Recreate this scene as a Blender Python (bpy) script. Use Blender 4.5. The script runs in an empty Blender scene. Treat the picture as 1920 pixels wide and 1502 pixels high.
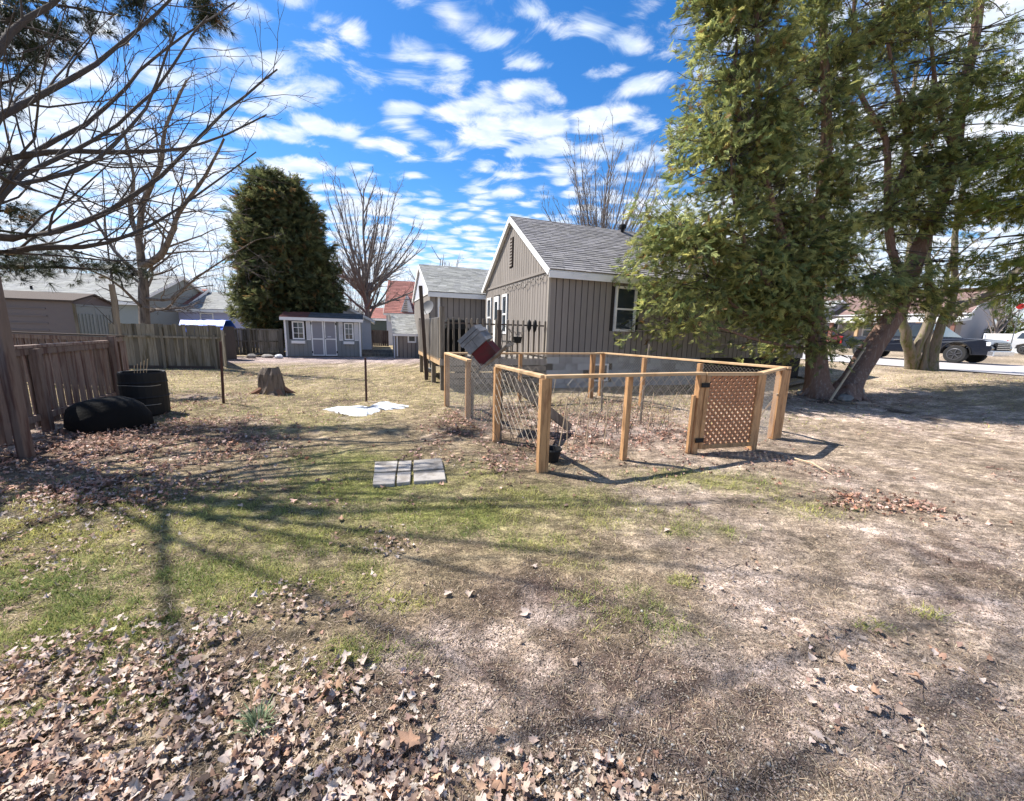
import bpy, math, random
import numpy as np
from math import sin, cos, radians, pi, sqrt, atan2, degrees
from mathutils import Vector, Matrix
random.seed(7); RNG = np.random.default_rng(7)
SC = bpy.context.scene; COL = SC.collection

# ------------------------------------------------------------------ camera
F, PW, PH, CH = 732., 1920., 1502., 1.6
PITCH, ROLL = radians(10.1), radians(1.6)
_f = np.array([0, cos(PITCH), -sin(PITCH)]); _r0 = np.array([1, 0, 0.]); _u0 = np.array([0, sin(PITCH), cos(PITCH)])
_r = cos(ROLL)*_r0 + sin(ROLL)*_u0; _u = -sin(ROLL)*_r0 + cos(ROLL)*_u0
EYE = np.array([0, 0, CH])
cam = bpy.data.cameras.new('camera'); camo = bpy.data.objects.new('camera', cam); COL.objects.link(camo)
cam.sensor_width = 36; cam.lens = F/PW*36; cam.clip_start = .05; cam.clip_end = 3000
camo.matrix_world = Matrix(((_r[0], _u[0], -_f[0], 0), (_r[1], _u[1], -_f[1], 0), (_r[2], _u[2], -_f[2], CH), (0, 0, 0, 1)))
SC.camera = camo
# ------------------------------------------------------------------ light
SUN_EL = radians(54); SUN_AZ = radians(-70)      # azimuth from +Y, negative = left
S = np.array([sin(SUN_AZ)*cos(SUN_EL), cos(SUN_AZ)*cos(SUN_EL), sin(SUN_EL)])
sl = bpy.data.lights.new('sun', 'SUN'); sl.energy = 4.2; sl.angle = radians(.53); sl.color = (1, .95, .87)
so = bpy.data.objects.new('sun', sl); COL.objects.link(so)
so.rotation_euler = Vector(S).to_track_quat('Z', 'Y').to_euler(); so.location = (-20, 10, 30)
SC.view_settings.view_transform = 'Standard'; SC.view_settings.look = 'None'
SC.view_settings.gamma = 1; SC.view_settings.exposure = 1.22; SC.view_settings.use_curve_mapping = False

class NT:
    def __init__(s, tree): s.t = tree; s.n = tree.nodes; s.l = tree.links
    def new(s, typ, **kw):
        n = s.n.new(typ)
        for k, v in kw.items():
            if k.startswith('i_'):
                k = k[2:]
                n.inputs[int(k) if k.isdigit() else k.replace('_', ' ')].default_value = v
            else: setattr(n, k, v)
        return n
    def set(s, sock, v):
        if hasattr(v, 'is_output'): s.l.new(v, sock)
        else: sock.default_value = v
    def m(s, op, a, b=None, c=None, clamp=False):
        n = s.n.new('ShaderNodeMath'); n.operation = op; n.use_clamp = clamp
        for i, q in enumerate((a, b, c)):
            if q is not None: s.set(n.inputs[i], q)
        return n.outputs[0]
    def mix(s, fac, a, b, blend='MIX'):
        n = s.n.new('ShaderNodeMix'); n.data_type = 'RGBA'; n.blend_type = blend
        s.set(n.inputs[0], fac); s.set(n.inputs[6], a); s.set(n.inputs[7], b)
        return n.outputs[2]
    def noise(s, vec, scale, detail=4, rough=.55, dist=0., dim='3D'):
        n = s.n.new('ShaderNodeTexNoise'); n.noise_dimensions = dim
        if vec is not None: s.l.new(vec, n.inputs['Vector'])
        n.inputs['Scale'].default_value = scale; n.inputs['Detail'].default_value = detail
        n.inputs['Roughness'].default_value = rough; n.inputs['Distortion'].default_value = dist
        return n.outputs[0]
    def ss(s, v, a, b, lo=0., hi=1.):
        n = s.n.new('ShaderNodeMapRange'); n.interpolation_type = 'SMOOTHSTEP'
        s.set(n.inputs[0], v); s.set(n.inputs[1], a); s.set(n.inputs[2], b); s.set(n.inputs[3], lo); s.set(n.inputs[4], hi)
        return n.outputs[0]

W = bpy.data.worlds.new('World'); SC.world = W; W.use_nodes = True
t = NT(W.node_tree); t.n.clear()
sky = t.new('ShaderNodeTexSky', sky_type='NISHITA', sun_disc=False, sun_elevation=SUN_EL, sun_rotation=SUN_AZ, air_density=1.0, dust_density=.25, ozone_density=3.0)
tc = t.new('ShaderNodeTexCoord'); sep = t.new('ShaderNodeSeparateXYZ'); t.l.new(tc.outputs['Generated'], sep.inputs[0])
X, Y, Z = sep.outputs
zz = t.m('ADD', t.m('MAXIMUM', Z, 0.0), .10)
px_, py_ = t.m('DIVIDE', X, zz), t.m('DIVIDE', Y, zz)
cmb = t.new('ShaderNodeCombineXYZ'); t.l.new(px_, cmb.inputs[0]); t.l.new(py_, cmb.inputs[1]); P2 = cmb.outputs[0]
mp = t.new('ShaderNodeMapping'); t.l.new(P2, mp.inputs[0]); mp.inputs['Rotation'].default_value = (0, 0, radians(28)); mp.inputs['Scale'].default_value = (1.0, 1.4, 1); mp.inputs['Location'].default_value = (3.1, 1.7, 0)
Q = mp.outputs[0]
big = t.noise(Q, .6, 2, .5)
fine = t.noise(Q, 3.2, 9, .70, .9)
vo = t.new('ShaderNodeTexVoronoi', feature='SMOOTH_F1'); 
wq = t.new('ShaderNodeVectorMath', operation='ADD'); t.l.new(Q, wq.inputs[0])
wn = t.new('ShaderNodeTexNoise'); t.l.new(Q, wn.inputs['Vector']); wn.inputs['Scale'].default_value = 3.; wn.inputs['Detail'].default_value = 3
ws = t.new('ShaderNodeVectorMath', operation='SCALE'); t.l.new(wn.outputs[1], ws.inputs[0]); ws.inputs['Scale'].default_value = .28
t.l.new(ws.outputs[0], wq.inputs[1]); t.l.new(wq.outputs[0], vo.inputs['Vector'])
vo.inputs['Scale'].default_value = 6.2; vo.inputs['Smoothness'].default_value = .35
cell = t.m('SUBTRACT', 1.0, t.m('MULTIPLY', vo.outputs[0], 1.45))
# coverage: open blue towards the right and overhead, more cloud low and left
cov = t.m('ADD', t.m('MULTIPLY', px_, -.10), t.m('MULTIPLY', py_, .05))
cov = t.m('ADD', t.m('MINIMUM', t.m('MAXIMUM', cov, -.26), .36), t.ss(px_, .85, 1.5, 0., .62))
den = t.m('ADD', t.m('MULTIPLY', fine, .98), t.m('MULTIPLY', cell, .46))
den = t.m('ADD', den, t.m('MULTIPLY', t.m('SUBTRACT', big, .5), .85))
den = t.m('ADD', den, cov)
mask = t.ss(den, .61, .94)
lowh = t.ss(Z, .20, .02)
mask = t.m('MAXIMUM', mask, t.m('MULTIPLY', lowh, .62))
sat = t.new('ShaderNodeHueSaturation'); sat.inputs['Saturation'].default_value = 1.32; sat.inputs['Value'].default_value = .84
t.l.new(sky.outputs[0], sat.inputs['Color'])
shade = t.ss(t.noise(Q, 5.5, 4, .6, .3), .35, .7)
cc = t.mix(shade, (3.5, 4.1, 5.0, 1), (5.2, 5.3, 5.5, 1))
blue = t.mix(1., sat.outputs[0], (.84, .93, 1.02, 1), 'MULTIPLY')
out = t.mix(t.m('MULTIPLY', mask, .93), blue, cc)
bg = t.new('ShaderNodeBackground'); bg.inputs[1].default_value = .1; t.l.new(out, bg.inputs[0])
wo = t.new('ShaderNodeOutputWorld'); t.l.new(bg.outputs[0], wo.inputs[0])

# ------------------------------------------------------------------ numbers
def ray(x, y): return _f + (x-PW/2)/F*_r - (y-PH/2)/F*_u
TH = radians(20); BX = np.array([cos(TH), sin(TH), 0]); AX = np.array([-sin(TH), cos(TH), 0])   # the lot's two directions
def sstep(v, a, b): u = np.clip((v-a)/(b-a), 0, 1); return u*u*(3-2*u)
def gz(x, y):
    b = x*BX[0] + y*BX[1]
    return .58*sstep(b, 12., 21.) + .35*sstep(b, 31, 40)
def G(px, py, z=0.):
    d = ray(px, py); return EYE + d*((z-CH)/d[2])
def Gt(px, py):
    z = 0.
    for _ in range(25): p = G(px, py, z); z = .5*z + .5*float(gz(p[0], p[1]))
    return p
def D(px, py, dep): d = ray(px, py); return EYE + d*dep/d[1]
def V(*a): return np.array(a, float)
def nrm(v): v = np.asarray(v, float); return v/max(1e-9, np.linalg.norm(v))

_LAT = {}
def fbm(x, y, scale, seed, oct=4):
    x = np.asarray(x, float); y = np.asarray(y, float); tot = 0; amp = 1; s = 0
    if (seed, oct) not in _LAT: rg = np.random.default_rng(seed); _LAT[(seed, oct)] = [rg.random((256, 256)) for _ in range(oct)]
    for o in range(oct):
        L = _LAT[(seed, oct)][o]; fx, fy = x*scale*2**o + 13.7*o + 500, y*scale*2**o + 7.1*o + 500
        ix, iy = np.floor(fx).astype(int), np.floor(fy).astype(int); u, v = fx-ix, fy-iy
        u = u*u*(3-2*u); v = v*v*(3-2*v); g = lambda a, b: L[a & 255, b & 255]
        tot = tot + amp*((g(ix, iy)*(1-u)+g(ix+1, iy)*u)*(1-v) + (g(ix, iy+1)*(1-u)+g(ix+1, iy+1)*u)*v)
        s += amp; amp *= .55
    return tot/s

# ------------------------------------------------------------------ objects
ORG = {}
def tag(o, label=None, cat=None, group=None, kind=None):
    if label: o['label'] = label
    if cat: o['category'] = cat
    if group: o['group'] = group
    if kind: o['kind'] = kind
    return o
def thing(name, label, cat, loc=(0, 0, 0), rz=0., group=None):
    o = bpy.data.objects.new(name, None); COL.objects.link(o); o.location = tuple(loc); o.rotation_euler = (0, 0, rz)
    o.empty_display_size = .2; ORG[o.name] = np.zeros(3)
    return tag(o, label, cat, group)
def to_mesh(name, v, f, mats, col=None, smooth=False):
    me = bpy.data.meshes.new(name)
    if isinstance(f, np.ndarray):
        n, k = f.shape
        me.vertices.add(len(v)); me.vertices.foreach_set('co', np.asarray(v, np.float32).ravel())
        me.loops.add(n*k); me.loops.foreach_set('vertex_index', f.astype(np.int32).ravel())
        me.polygons.add(n); me.polygons.foreach_set('loop_start', np.arange(0, n*k, k, dtype=np.int32))
        me.update(calc_edges=True)
    else:
        me.from_pydata([tuple(q) for q in v], [], f); me.update()
    if col is not None:
        a = me.color_attributes.new('Col', 'FLOAT_COLOR', 'POINT')
        c = np.ones((len(v), 4), np.float32); c[:, :3] = col; a.data.foreach_set('color', c.ravel())
    me.materials.append(mats)
    if smooth: me.polygons.foreach_set('use_smooth', np.ones(len(me.polygons), bool))
    return me
def link(name, me, parent=None, loc=(0, 0, 0), rot=None):
    o = bpy.data.objects.new(name, me); COL.objects.link(o); o.location = tuple(loc)
    if rot is not None: o.rotation_euler = rot
    if parent: o.parent = parent
    return o
class MB:
    def __init__(s): s.v = []; s.f = []; s.c = []; s.cc = (1, 1, 1)
    def add(s, vs, fs):
        n = len(s.v); s.v += [tuple(map(float, q)) for q in vs]; s.f += [tuple(i+n for i in q) for q in fs]; s.c += [s.cc]*len(vs); return s
    def box(s, x0, x1, y0, y1, z0, z1):
        v = [(x, y, z) for z in (z0, z1) for y in (y0, y1) for x in (x0, x1)]
        return s.add(v, [(0, 2, 3, 1), (4, 5, 7, 6), (0, 1, 5, 4), (2, 6, 7, 3), (0, 4, 6, 2), (1, 3, 7, 5)])
    def beam(s, a, b, w, h, up=(0, 0, 1), w2=None, h2=None):
        a, b = V(*a), V(*b); d = nrm(b-a); up = V(*up)
        if abs(d@up) > .95: up = V(0, 1, 0) if abs(d[1]) < .9 else V(1, 0, 0)
        sd = nrm(np.cross(d, up)); u2 = np.cross(sd, d); w2 = w2 or w; h2 = h2 or h
        v = [a+sd*w*i/2+u2*h*j/2 for i, j in ((-1, -1), (1, -1), (1, 1), (-1, 1))] + [b+sd*w2*i/2+u2*h2*j/2 for i, j in ((-1, -1), (1, -1), (1, 1), (-1, 1))]
        return s.add(v, [(3, 2, 1, 0), (4, 5, 6, 7), (0, 1, 5, 4), (1, 2, 6, 5), (2, 3, 7, 6), (3, 0, 4, 7)])
    def tube(s, pts, rad, n=5, cap=True, jit=0.):
        pts = [np.asarray(p, float) for p in pts]; k = len(pts); up = V(.31, .2, .93); base = len(s.v); vs = []
        sd = None
        for i, p in enumerate(pts):
            d = nrm((pts[min(i+1, k-1)]-pts[max(i-1, 0)]))
            if sd is None: sd = nrm(np.cross(d, up if abs(d@up) < .9 else V(1, 0, 0)))
            else: sd = nrm(sd - d*(sd@d))
            u2 = np.cross(d, sd); r = rad[i] if hasattr(rad, '__len__') else rad
            for j in range(n):
                a = 2*pi*j/n; rr = r*(1+jit*random.uniform(-1, 1)) if jit else r
                vs.append(p + (sd*cos(a)+u2*sin(a))*rr)
        fs = [(i*n+j, i*n+(j+1) % n, (i+1)*n+(j+1) % n, (i+1)*n+j) for i in range(k-1) for j in range(n)]
        if cap: fs += [tuple(range(n-1, -1, -1)), tuple((k-1)*n+j for j in range(n))]
        return s.add(vs, fs)
    def prism(s, poly, ext):
        n = len(poly); e = np.asarray(ext, float); p = [np.asarray(q, float) for q in poly]
        return s.add(p+[q+e for q in p], [tuple(range(n-1, -1, -1)), tuple(range(n, 2*n))] + [(i, (i+1) % n, n+(i+1) % n, n+i) for i in range(n)])
    def lathe(s, prof, c, n=16, axis='z'):
        vs = []
        for r, z in prof:
            for j in range(n):
                a = 2*pi*j/n
                q = (r*cos(a), r*sin(a), z) if axis == 'z' else ((r*cos(a), z, r*sin(a)) if axis == 'y' else (z, r*cos(a), r*sin(a)))
                vs.append((q[0]+c[0], q[1]+c[1], q[2]+c[2]))
        k = len(prof)
        fs = [(i*n+j, i*n+(j+1) % n, (i+1)*n+(j+1) % n, (i+1)*n+j) for i in range(k-1) for j in range(n)]
        fs += [tuple(range(n-1, -1, -1)), tuple((k-1)*n+j for j in range(n))]
        return s.add(vs, fs)
    def build(s, name, mat, parent=None, off=(0, 0, 0), kind=None, smooth=False, bevel=0., col=False, label=None):
        v = np.array(s.v) + np.asarray(off, float)
        mn, mx = v.min(0), v.max(0); org = V((mn[0]+mx[0])/2, (mn[1]+mx[1])/2, mn[2])
        me = to_mesh(name, v-org, s.f, mat, np.array(s.c) if col else None, smooth)
        o = link(name, me, parent, org-(ORG[parent.name] if parent else 0)); ORG[o.name] = org
        if kind: o['kind'] = kind
        if label: o['label'] = label
        if bevel:
            m = o.modifiers.new('bevel', 'BEVEL'); m.width = bevel; m.segments = 1; m.limit_method = 'ANGLE'
        return o
def box(name, mat, parent, x0, x1, y0, y1, z0, z1, **k): return MB().box(x0, x1, y0, y1, z0, z1).build(name, mat, parent, **k)
def beam(name, mat, parent, a, b, w, h, up=(0, 0, 1), **k): return MB().beam(a, b, w, h, up).build(name, mat, parent, **k)

def scatter(name, tv, tf, R, T, mat, col, parent=None, smooth=False):
    """one mesh of many copies of a small template; R (n,3,3), T (n,3), col (n,3)"""
    tv = np.asarray(tv, float); n = len(T); k = len(tv)
    v = np.einsum('nij,kj->nki', R, tv) + T[:, None, :]
    f = (np.asarray(tf)[None] + (np.arange(n)*k)[:, None, None]).reshape(-1, np.asarray(tf).shape[1])
    return to_mesh(name, v.reshape(-1, 3), f, mat, np.repeat(col, k, 0), smooth)
def rotz(a): c, s_ = np.cos(a), np.sin(a); o = np.zeros_like(c); e = np.ones_like(c); return np.stack([np.stack([c, -s_, o], -1), np.stack([s_, c, o], -1), np.stack([o, o, e], -1)], -2)
def rotx(a): c, s_ = np.cos(a), np.sin(a); o = np.zeros_like(c); e = np.ones_like(c); return np.stack([np.stack([e, o, o], -1), np.stack([o, c, -s_], -1), np.stack([o, s_, c], -1)], -2)
def roty(a): c, s_ = np.cos(a), np.sin(a); o = np.zeros_like(c); e = np.ones_like(c); return np.stack([np.stack([c, o, s_], -1), np.stack([o, e, o], -1), np.stack([-s_, o, c], -1)], -2)

# ------------------------------------------------------------------ materials
def mat(name, c, rough=.8, var=.25, scale=4., stretch=(1, 1, 1), bump=0., bscale=30., c2=None, mscale=1.2, obj=.0, attr=False, metal=0., spec=.4, trans=0., mthr=(.45, .65), coat=0.):
    m = bpy.data.materials.new(name); m.use_nodes = True; t = NT(m.node_tree); b = t.n['Principled BSDF']
    tc = t.new('ShaderNodeTexCoord'); mp = t.new('ShaderNodeMapping'); t.l.new(tc.outputs['Object'], mp.inputs[0]); mp.inputs['Scale'].default_value = stretch
    vec = mp.outputs[0]
    oi = t.new('ShaderNodeObjectInfo')
    ad = t.new('ShaderNodeVectorMath', operation='ADD'); t.l.new(vec, ad.inputs[0]); t.l.new(oi.outputs['Random'], ad.inputs[1]) ; 
    sc_ = t.new('ShaderNodeVectorMath', operation='SCALE'); t.l.new(oi.outputs['Location'], sc_.inputs[0]); sc_.inputs['Scale'].default_value = 1.37
    ad2 = t.new('ShaderNodeVectorMath', operation='ADD'); t.l.new(ad.outputs[0], ad2.inputs[0]); t.l.new(sc_.outputs[0], ad2.inputs[1]); vec = ad2.outputs[0]
    c = (*c, 1)
    colr = c
    if c2 is not None: colr = t.mix(t.ss(t.noise(vec, mscale, 5, .6), mthr[0], mthr[1]), c, (*c2, 1))
    if attr:
        at = t.new('ShaderNodeVertexColor', layer_name='Col'); colr = t.mix(1., colr, at.outputs[0], 'MULTIPLY')
    v = t.m('MULTIPLY_ADD', t.noise(vec, scale, 6, .65), 2*var, 1-var)
    if obj: v = t.m('MULTIPLY', v, t.m('MULTIPLY_ADD', oi.outputs['Random'], 2*obj, 1-obj))
    colr = t.mix(1., colr, v, 'MULTIPLY')
    t.set(b.inputs['Base Color'], colr)
    b.inputs['Roughness'].default_value = rough; b.inputs['Metallic'].default_value = metal; b.inputs['Specular IOR Level'].default_value = spec
    if coat: b.inputs['Coat Weight'].default_value = coat; b.inputs['Coat Roughness'].default_value = .05
    if bump:
        bp = t.new('ShaderNodeBump'); bp.inputs['Strength'].default_value = bump; bp.inputs['Distance'].default_value = .02
        t.l.new(t.noise(vec, bscale, 6, .7), bp.inputs['Height']); t.l.new(bp.outputs[0], b.inputs['Normal'])
    if trans:
        o = t.n['Material Output']; tr = t.new('ShaderNodeBsdfTranslucent'); t.set(tr.inputs[0], colr); ms = t.new('ShaderNodeMixShader'); ms.inputs[0].default_value = trans
        t.l.new(b.outputs[0], ms.inputs[1]); t.l.new(tr.outputs[0], ms.inputs[2]); t.l.new(ms.outputs[0], o.inputs[0])
    return m
def glass(name, c=(.03, .04, .05), rough=.06):
    return mat(name, c, rough=rough, var=.3, scale=1.5, spec=.8)
M = {}
M['siding'] = mat('taupe_siding', (.255, .225, .20), .75, .22, 3, (3, 3, .5), .12, 60, obj=.07)
M['sidingd'] = mat('groove', (.03, .026, .024), .9)
M['white'] = mat('white_paint', (.82, .81, .79), .55, .08, 6, c2=(.55, .53, .5), mthr=(.55, .8))
M['shingle'] = mat('grey_shingle', (.225, .215, .22), .95, .28, 14, bump=.3, bscale=90, attr=True)
M['shingleL'] = mat('light_grey_shingle', (.30, .30, .285), .95, .28, 10, bump=.2, bscale=60, attr=True)
M['shingler'] = mat('red_shingle', (.28, .12, .10), .95, .25, 10, attr=True)
M['found'] = mat('concrete_block', (.33, .35, .37), .9, .2, 8, c2=(.2, .21, .22), bump=.3, bscale=40, obj=.1)
M['glass'] = glass('window_glass')
M['newwood'] = mat('new_lumber', (.48, .27, .125), .7, .35, 7, (5, 5, .7), .3, 60, c2=(.30, .155, .07), mscale=5, obj=.12)
M['cutwood'] = mat('pale_lumber', (.56, .38, .215), .7, .3, 9, (1, 1, 1), .15, 60, c2=(.45, .28, .14), mscale=3, obj=.1)
M['oldwood'] = mat('grey_old_wood', (.23, .195, .155), .9, .4, 6, (6, 6, .6), .35, 50, c2=(.13, .105, .08), mscale=2, obj=.22)
M['fencegrey'] = mat('weathered_fence', (.20, .175, .135), .9, .45, 5, (6, 6, .5), .4, 50, c2=(.10, .082, .05), mscale=1.6, obj=.36)
M['fencebrown'] = mat('brown_fence', (.205, .15, .125), .85, .35, 6, (6, 6, .5), .35, 50, c2=(.105, .055, .045), mscale=2.4, obj=.2)
M['darkwood'] = mat('dark_wood', (.075, .055, .045), .9, .35, 6, (6, 6, .6), .3, 50, obj=.2)
M['deckwood'] = mat('deck_wood', (.30, .27, .235), .9, .35, 6, (5, 5, .6), .3, 50, c2=(.17, .145, .125), mscale=2, obj=.22)
M['black'] = mat('black_plastic', (.006, .006, .007), .7, .3, 8, bump=.1)
M['bag'] = mat('black_tarp', (.0025, .0025, .0025), .95, .3, 5, bump=1., bscale=14)
M['rust'] = mat('rusty_metal', (.07, .032, .025), .8, .4, 12)
M['shedgrey'] = mat('shed_grey', (.235, .245, .24), .75, .12, 4, (4, 4, 1), .1, 50, obj=.05)
M['sheddoor'] = mat('shed_door_grey', (.27, .265, .285), .7, .1, 4)
M['roofred'] = mat('roof_red', (.17, .07, .06), .95, .3, 10, attr=True)
M['roofdark'] = mat('roof_dark', (.085, .095, .105), .95, .3, 10, attr=True)
M['lilac'] = mat('lilac_siding', (.42, .43, .60), .7, .08, 3)
M['paleblue'] = mat('pale_lilac_siding', (.56, .57, .62), .7, .08, 3)
M['greysid'] = mat('grey_green_siding', (.27, .29, .28), .75, .1, 3)
M['metalshed'] = mat('taupe_metal', (.155, .125, .12), .5, .12, 2, spec=.4)
M['metaldoor'] = mat('grey_green_metal', (.25, .27, .26), .5, .15, 3)
M['tarp'] = mat('blue_tarp', (.02, .12, .62), .45, .3, 5, bump=.4, bscale=12)
M['red'] = mat('barn_red_paint', (.115, .013, .016), .75, .3, 6, bump=.15, c2=(.075, .02, .018), mscale=5)
M['boxgrey'] = mat('weathered_grey_planks', (.24, .24, .25), .9, .45, 7, (2, 2, 2), .3, 50, c2=(.14, .14, .14), obj=.15)
M['stone'] = mat('fieldstone', (.27, .25, .23), .9, .35, 5, bump=.5, bscale=14, c2=(.18, .165, .15))
M['slab'] = mat('concrete_slab', (.35, .32, .29), .9, .2, 7, bump=.3, bscale=25, c2=(.21, .185, .16), mscale=6, obj=.12)
M['bark'] = mat('bark', (.19, .15, .12), .95, .5, 8, (4, 4, .6), 1., 14, c2=(.085, .065, .052), mscale=2.5)
M['barkred'] = mat('cedar_bark', (.23, .14, .105), .95, .55, 9, (6, 6, .35), 1., 14, c2=(.33, .26, .21), mscale=3.2, mthr=(.5, .7))
M['barkmoss'] = mat('mossy_bark', (.24, .195, .15), .95, .6, 7, (5, 5, .7), 1., 14, c2=(.15, .15, .06), mscale=2.2)
M['barkdark'] = mat('dark_bark', (.075, .062, .055), .95, .4, 8, (3, 3, .6), .6, 20)
M['barkgrey'] = mat('grey_bark', (.20, .17, .155), .95, .35, 6, (3, 3, .6), .6, 16)
M['twig'] = mat('twigs', (.20, .17, .155), .95, .25, 3)
M['twigd'] = mat('dark_twigs', (.075, .06, .055), .95, .25, 3)
M['cedar'] = mat('cedar_foliage', (1, 1, 1), .6, .3, 1.2, attr=True, trans=.42, spec=.3)
M['pine'] = mat('pine_needles', (1, 1, 1), .6, .2, 2, attr=True, trans=.15)
M['grass'] = mat('grass_blades', (1, 1, 1), .7, .15, 2, attr=True, trans=.3, spec=.25)
M['leaf'] = mat('dead_leaves', (1, 1, 1), .75, .22, 14, attr=True, trans=.12, spec=.3, bump=.2, bscale=40)
M['crumb'] = mat('soil_crumbs', (1, 1, 1), .95, .2, 3, attr=True)
M['snow'] = mat('snow', (.60, .63, .68), .7, .2, 16, bump=1., bscale=30, c2=(.30, .28, .26), mscale=12, mthr=(.52, .7))
M['gravel'] = mat('gravel', (.44, .36, .335), .95, .25, 20, bump=.4, bscale=60, c2=(.34, .27, .25))
M['asphalt'] = mat('road_surface', (.43, .40, .395), .9, .12, 6, bump=.1, bscale=60, c2=(.36, .34, .335))
M['wire'] = mat('galvanised_wire', (.50, .47, .42), .45, .15, 5, metal=.3)
M['netting'] = mat('twine_netting', (.55, .47, .36), .8, .15, 5)
M['cane'] = mat('cane', (.50, .38, .25), .7, .25, 5)
M['dish'] = mat('dish_grey', (.12, .12, .125), .6, .1)
M['navy'] = mat('navy_car_paint', (.006, .009, .018), .25, .1, spec=.6, coat=.5)
M['redcar'] = mat('red_car_paint', (.35, .02, .02), .25, .1, spec=.6, coat=1.)
M['tyre'] = mat('tyre', (.022, .022, .022), .85)
M['rim'] = mat('rim', (.10, .10, .11), .4, metal=.6)
M['chrome'] = mat('chrome', (.7, .7, .72), .2, metal=.9)
M['lampred'] = mat('tail_lamp', (.38, .02, .02), .25)
M['lampw'] = mat('head_lamp', (.65, .68, .7), .15)
M['housew'] = mat('white_house_wall', (.44, .41, .42), .7, .08, 2)
M['brick'] = mat('brick_red', (.22, .11, .085), .9, .2, 12)
M['whitefence'] = mat('white_vinyl', (.62, .66, .72), .6, .05)
M['bulb'] = mat('dark_bulb', (.05, .045, .04), .5)

# ------------------------------------------------------------------ ground maps (metres on the lot)
def blob(x, y, lst):
    f = 0
    for cx, cy, rx, ry, w in lst: f = np.maximum(f, w*np.exp(-(((x-cx)/rx)**2+((y-cy)/ry)**2)**1.2))
    return f
def gp(px, py, rx, ry, w=1.): q = G(px, py); return (q[0], q[1], rx, ry, w)
LEAFB = [(-5.2, 5.1, 1.35, 1.2, 1.), (-3.7, 4.9, .9, .7, .85), (-3.9, 2.9, .9, 1.3, .85), (-6.3, 7.2, .9, 1.6, .55), (-4.6, 6.3, 1.3, .7, .6),
         gp(120, 1420, .55, .3, .85), gp(350, 1330, .5, .25, .85), gp(480, 1440, .45, .22, 1.), gp(330, 1200, .35, .2, .5), gp(640, 1420, .35, .2, .5), gp(60, 1300, .4, .3, .8), gp(300, 1480, .5, .2, 1.),
         gp(560, 1130, .3, .18, .35), gp(780, 1285, .1, .09, 1.), gp(580, 1330, .25, .16, .8), gp(750, 1470, .3, .12, .4), gp(1060, 1470, .25, .12, .4),
         gp(805, 850, .34, .27, 1.15), gp(1640, 945, .45, .22, 1.2), gp(700, 1015, .25, .2, .6), gp(1500, 880, .5, .3, .35),
         (1.9, 6.6, 1.5, 1.5, .85), (.3, 7.6, 1.2, 1.1, .85), (2.7, 6.1, 1.1, .7, .9), (-.9, 6.6, .45, 1.5, .9), (-.1, 5.0, .3, .75, .9), (.9, 5.6, .9, .7, .9),
         (8.5, 10.6, 2.4, .9, .8), (6.9, 9.9, 1.4, .8, .6), gp(440, 700, 3, .8, .45), (2.5, 8.6, 1.2, 1., .6)]
def leafd(x, y):
    n = fbm(x, y, 1.3, 11, 4)
    f = fbm(x, y, 4.5, 12, 3); return np.clip(blob(x, y, LEAFB)*(.25+1.2*n)*(.35+1.3*sstep(f, .36, .62)) + .05*(n > .64), 0, 1)
DIRTB = [gp(850, 1250, .75, .5, .95), gp(1000, 1120, .6, .35, .85), gp(1200, 1350, .9, .4, 1.), gp(1600, 1350, 1.1, .45, 1.), gp(1850, 1150, .9, .6, .75), gp(1750, 1030, .9, .5, .75), gp(1450, 1130, .6, .5, .7),
         gp(1900, 1400, 1., .5, 1.), gp(1680, 880, 1.2, .6, .35), gp(700, 1130, .35, .2, .8), gp(460, 1230, .2, .15, .8), gp(80, 1230, .4, .18, .6),
         (8.5, 8.5, 3.5, 1.5, .75), (11, 6.5, 3., 2., .55), (1.6, 6.6, 1.6, 1.4, .9), (-.2, 7.3, 1.2, 1.6, .8), (8.8, 10.9, 3., 1.2, .9), gp(600, 750, 1., .6, .5), gp(400, 745, 1.5, .6, .5), (-6, 5, 2., 1.5, .8), (5.4, 4.6, 1.6, 1.4, .35)]
def dirtd(x, y):
    n = fbm(x, y, 1.1, 21, 5); m = fbm(x, y, 5, 22, 3); return np.clip(blob(x, y, DIRTB)*1.05 + (n-.5)*1.3 + (m-.5)*.9 - .02, 0, 1)
GREENB = [gp(300, 960, 1.8, .7, .75), gp(120, 1080, 1.0, .4, .7), gp(700, 910, .9, .45, 1.3), gp(850, 960, .8, .4, 1.2), gp(650, 860, .9, .5, .8), gp(440, 1080, .5, .3, .95), gp(600, 1000, .7, .4, .9), gp(880, 890, .5, .5, .85),
          gp(1330, 900, .9, .4, .8), gp(1150, 960, .8, .4, .55), gp(640, 1080, .35, .2, .8), gp(60, 1350, .2, .3, .3), gp(700, 1220, .3, .12, .5), gp(1200, 1180, .35, .15, .45), gp(1290, 990, .5, .2, .6), gp(730, 1130, .25, .1, .6),
          gp(1000, 1010, .5, .25, .5), gp(600, 790, 1.4, 1., .45), gp(1080, 1060, .25, .1, .5), gp(60, 1000, 1.4, .8, .75), gp(200, 1150, .8, .35, .6), gp(1000, 930, .9, .4, .75), gp(1150, 1130, .4, .2, .6), gp(1500, 950, .6, .3, .45), gp(1650, 1175, .12, .06, .9), gp(1740, 1150, .12, .06, .7), gp(1280, 1090, .12, .07, .8), gp(400, 780, 1.5, 1., .35), gp(230, 1290, .3, .15, .5), gp(600, 1260, .25, .14, .7)]
def greend(x, y):
    n = fbm(x, y, 1.6, 31, 5); far = .22*sstep(y, 6.5, 9)
    m = fbm(x, y, 5.5, 32, 3); return np.clip((blob(x, y, GREENB)+far)*(.1+1.0*n+.75*m) - .1, 0, 1)
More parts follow.
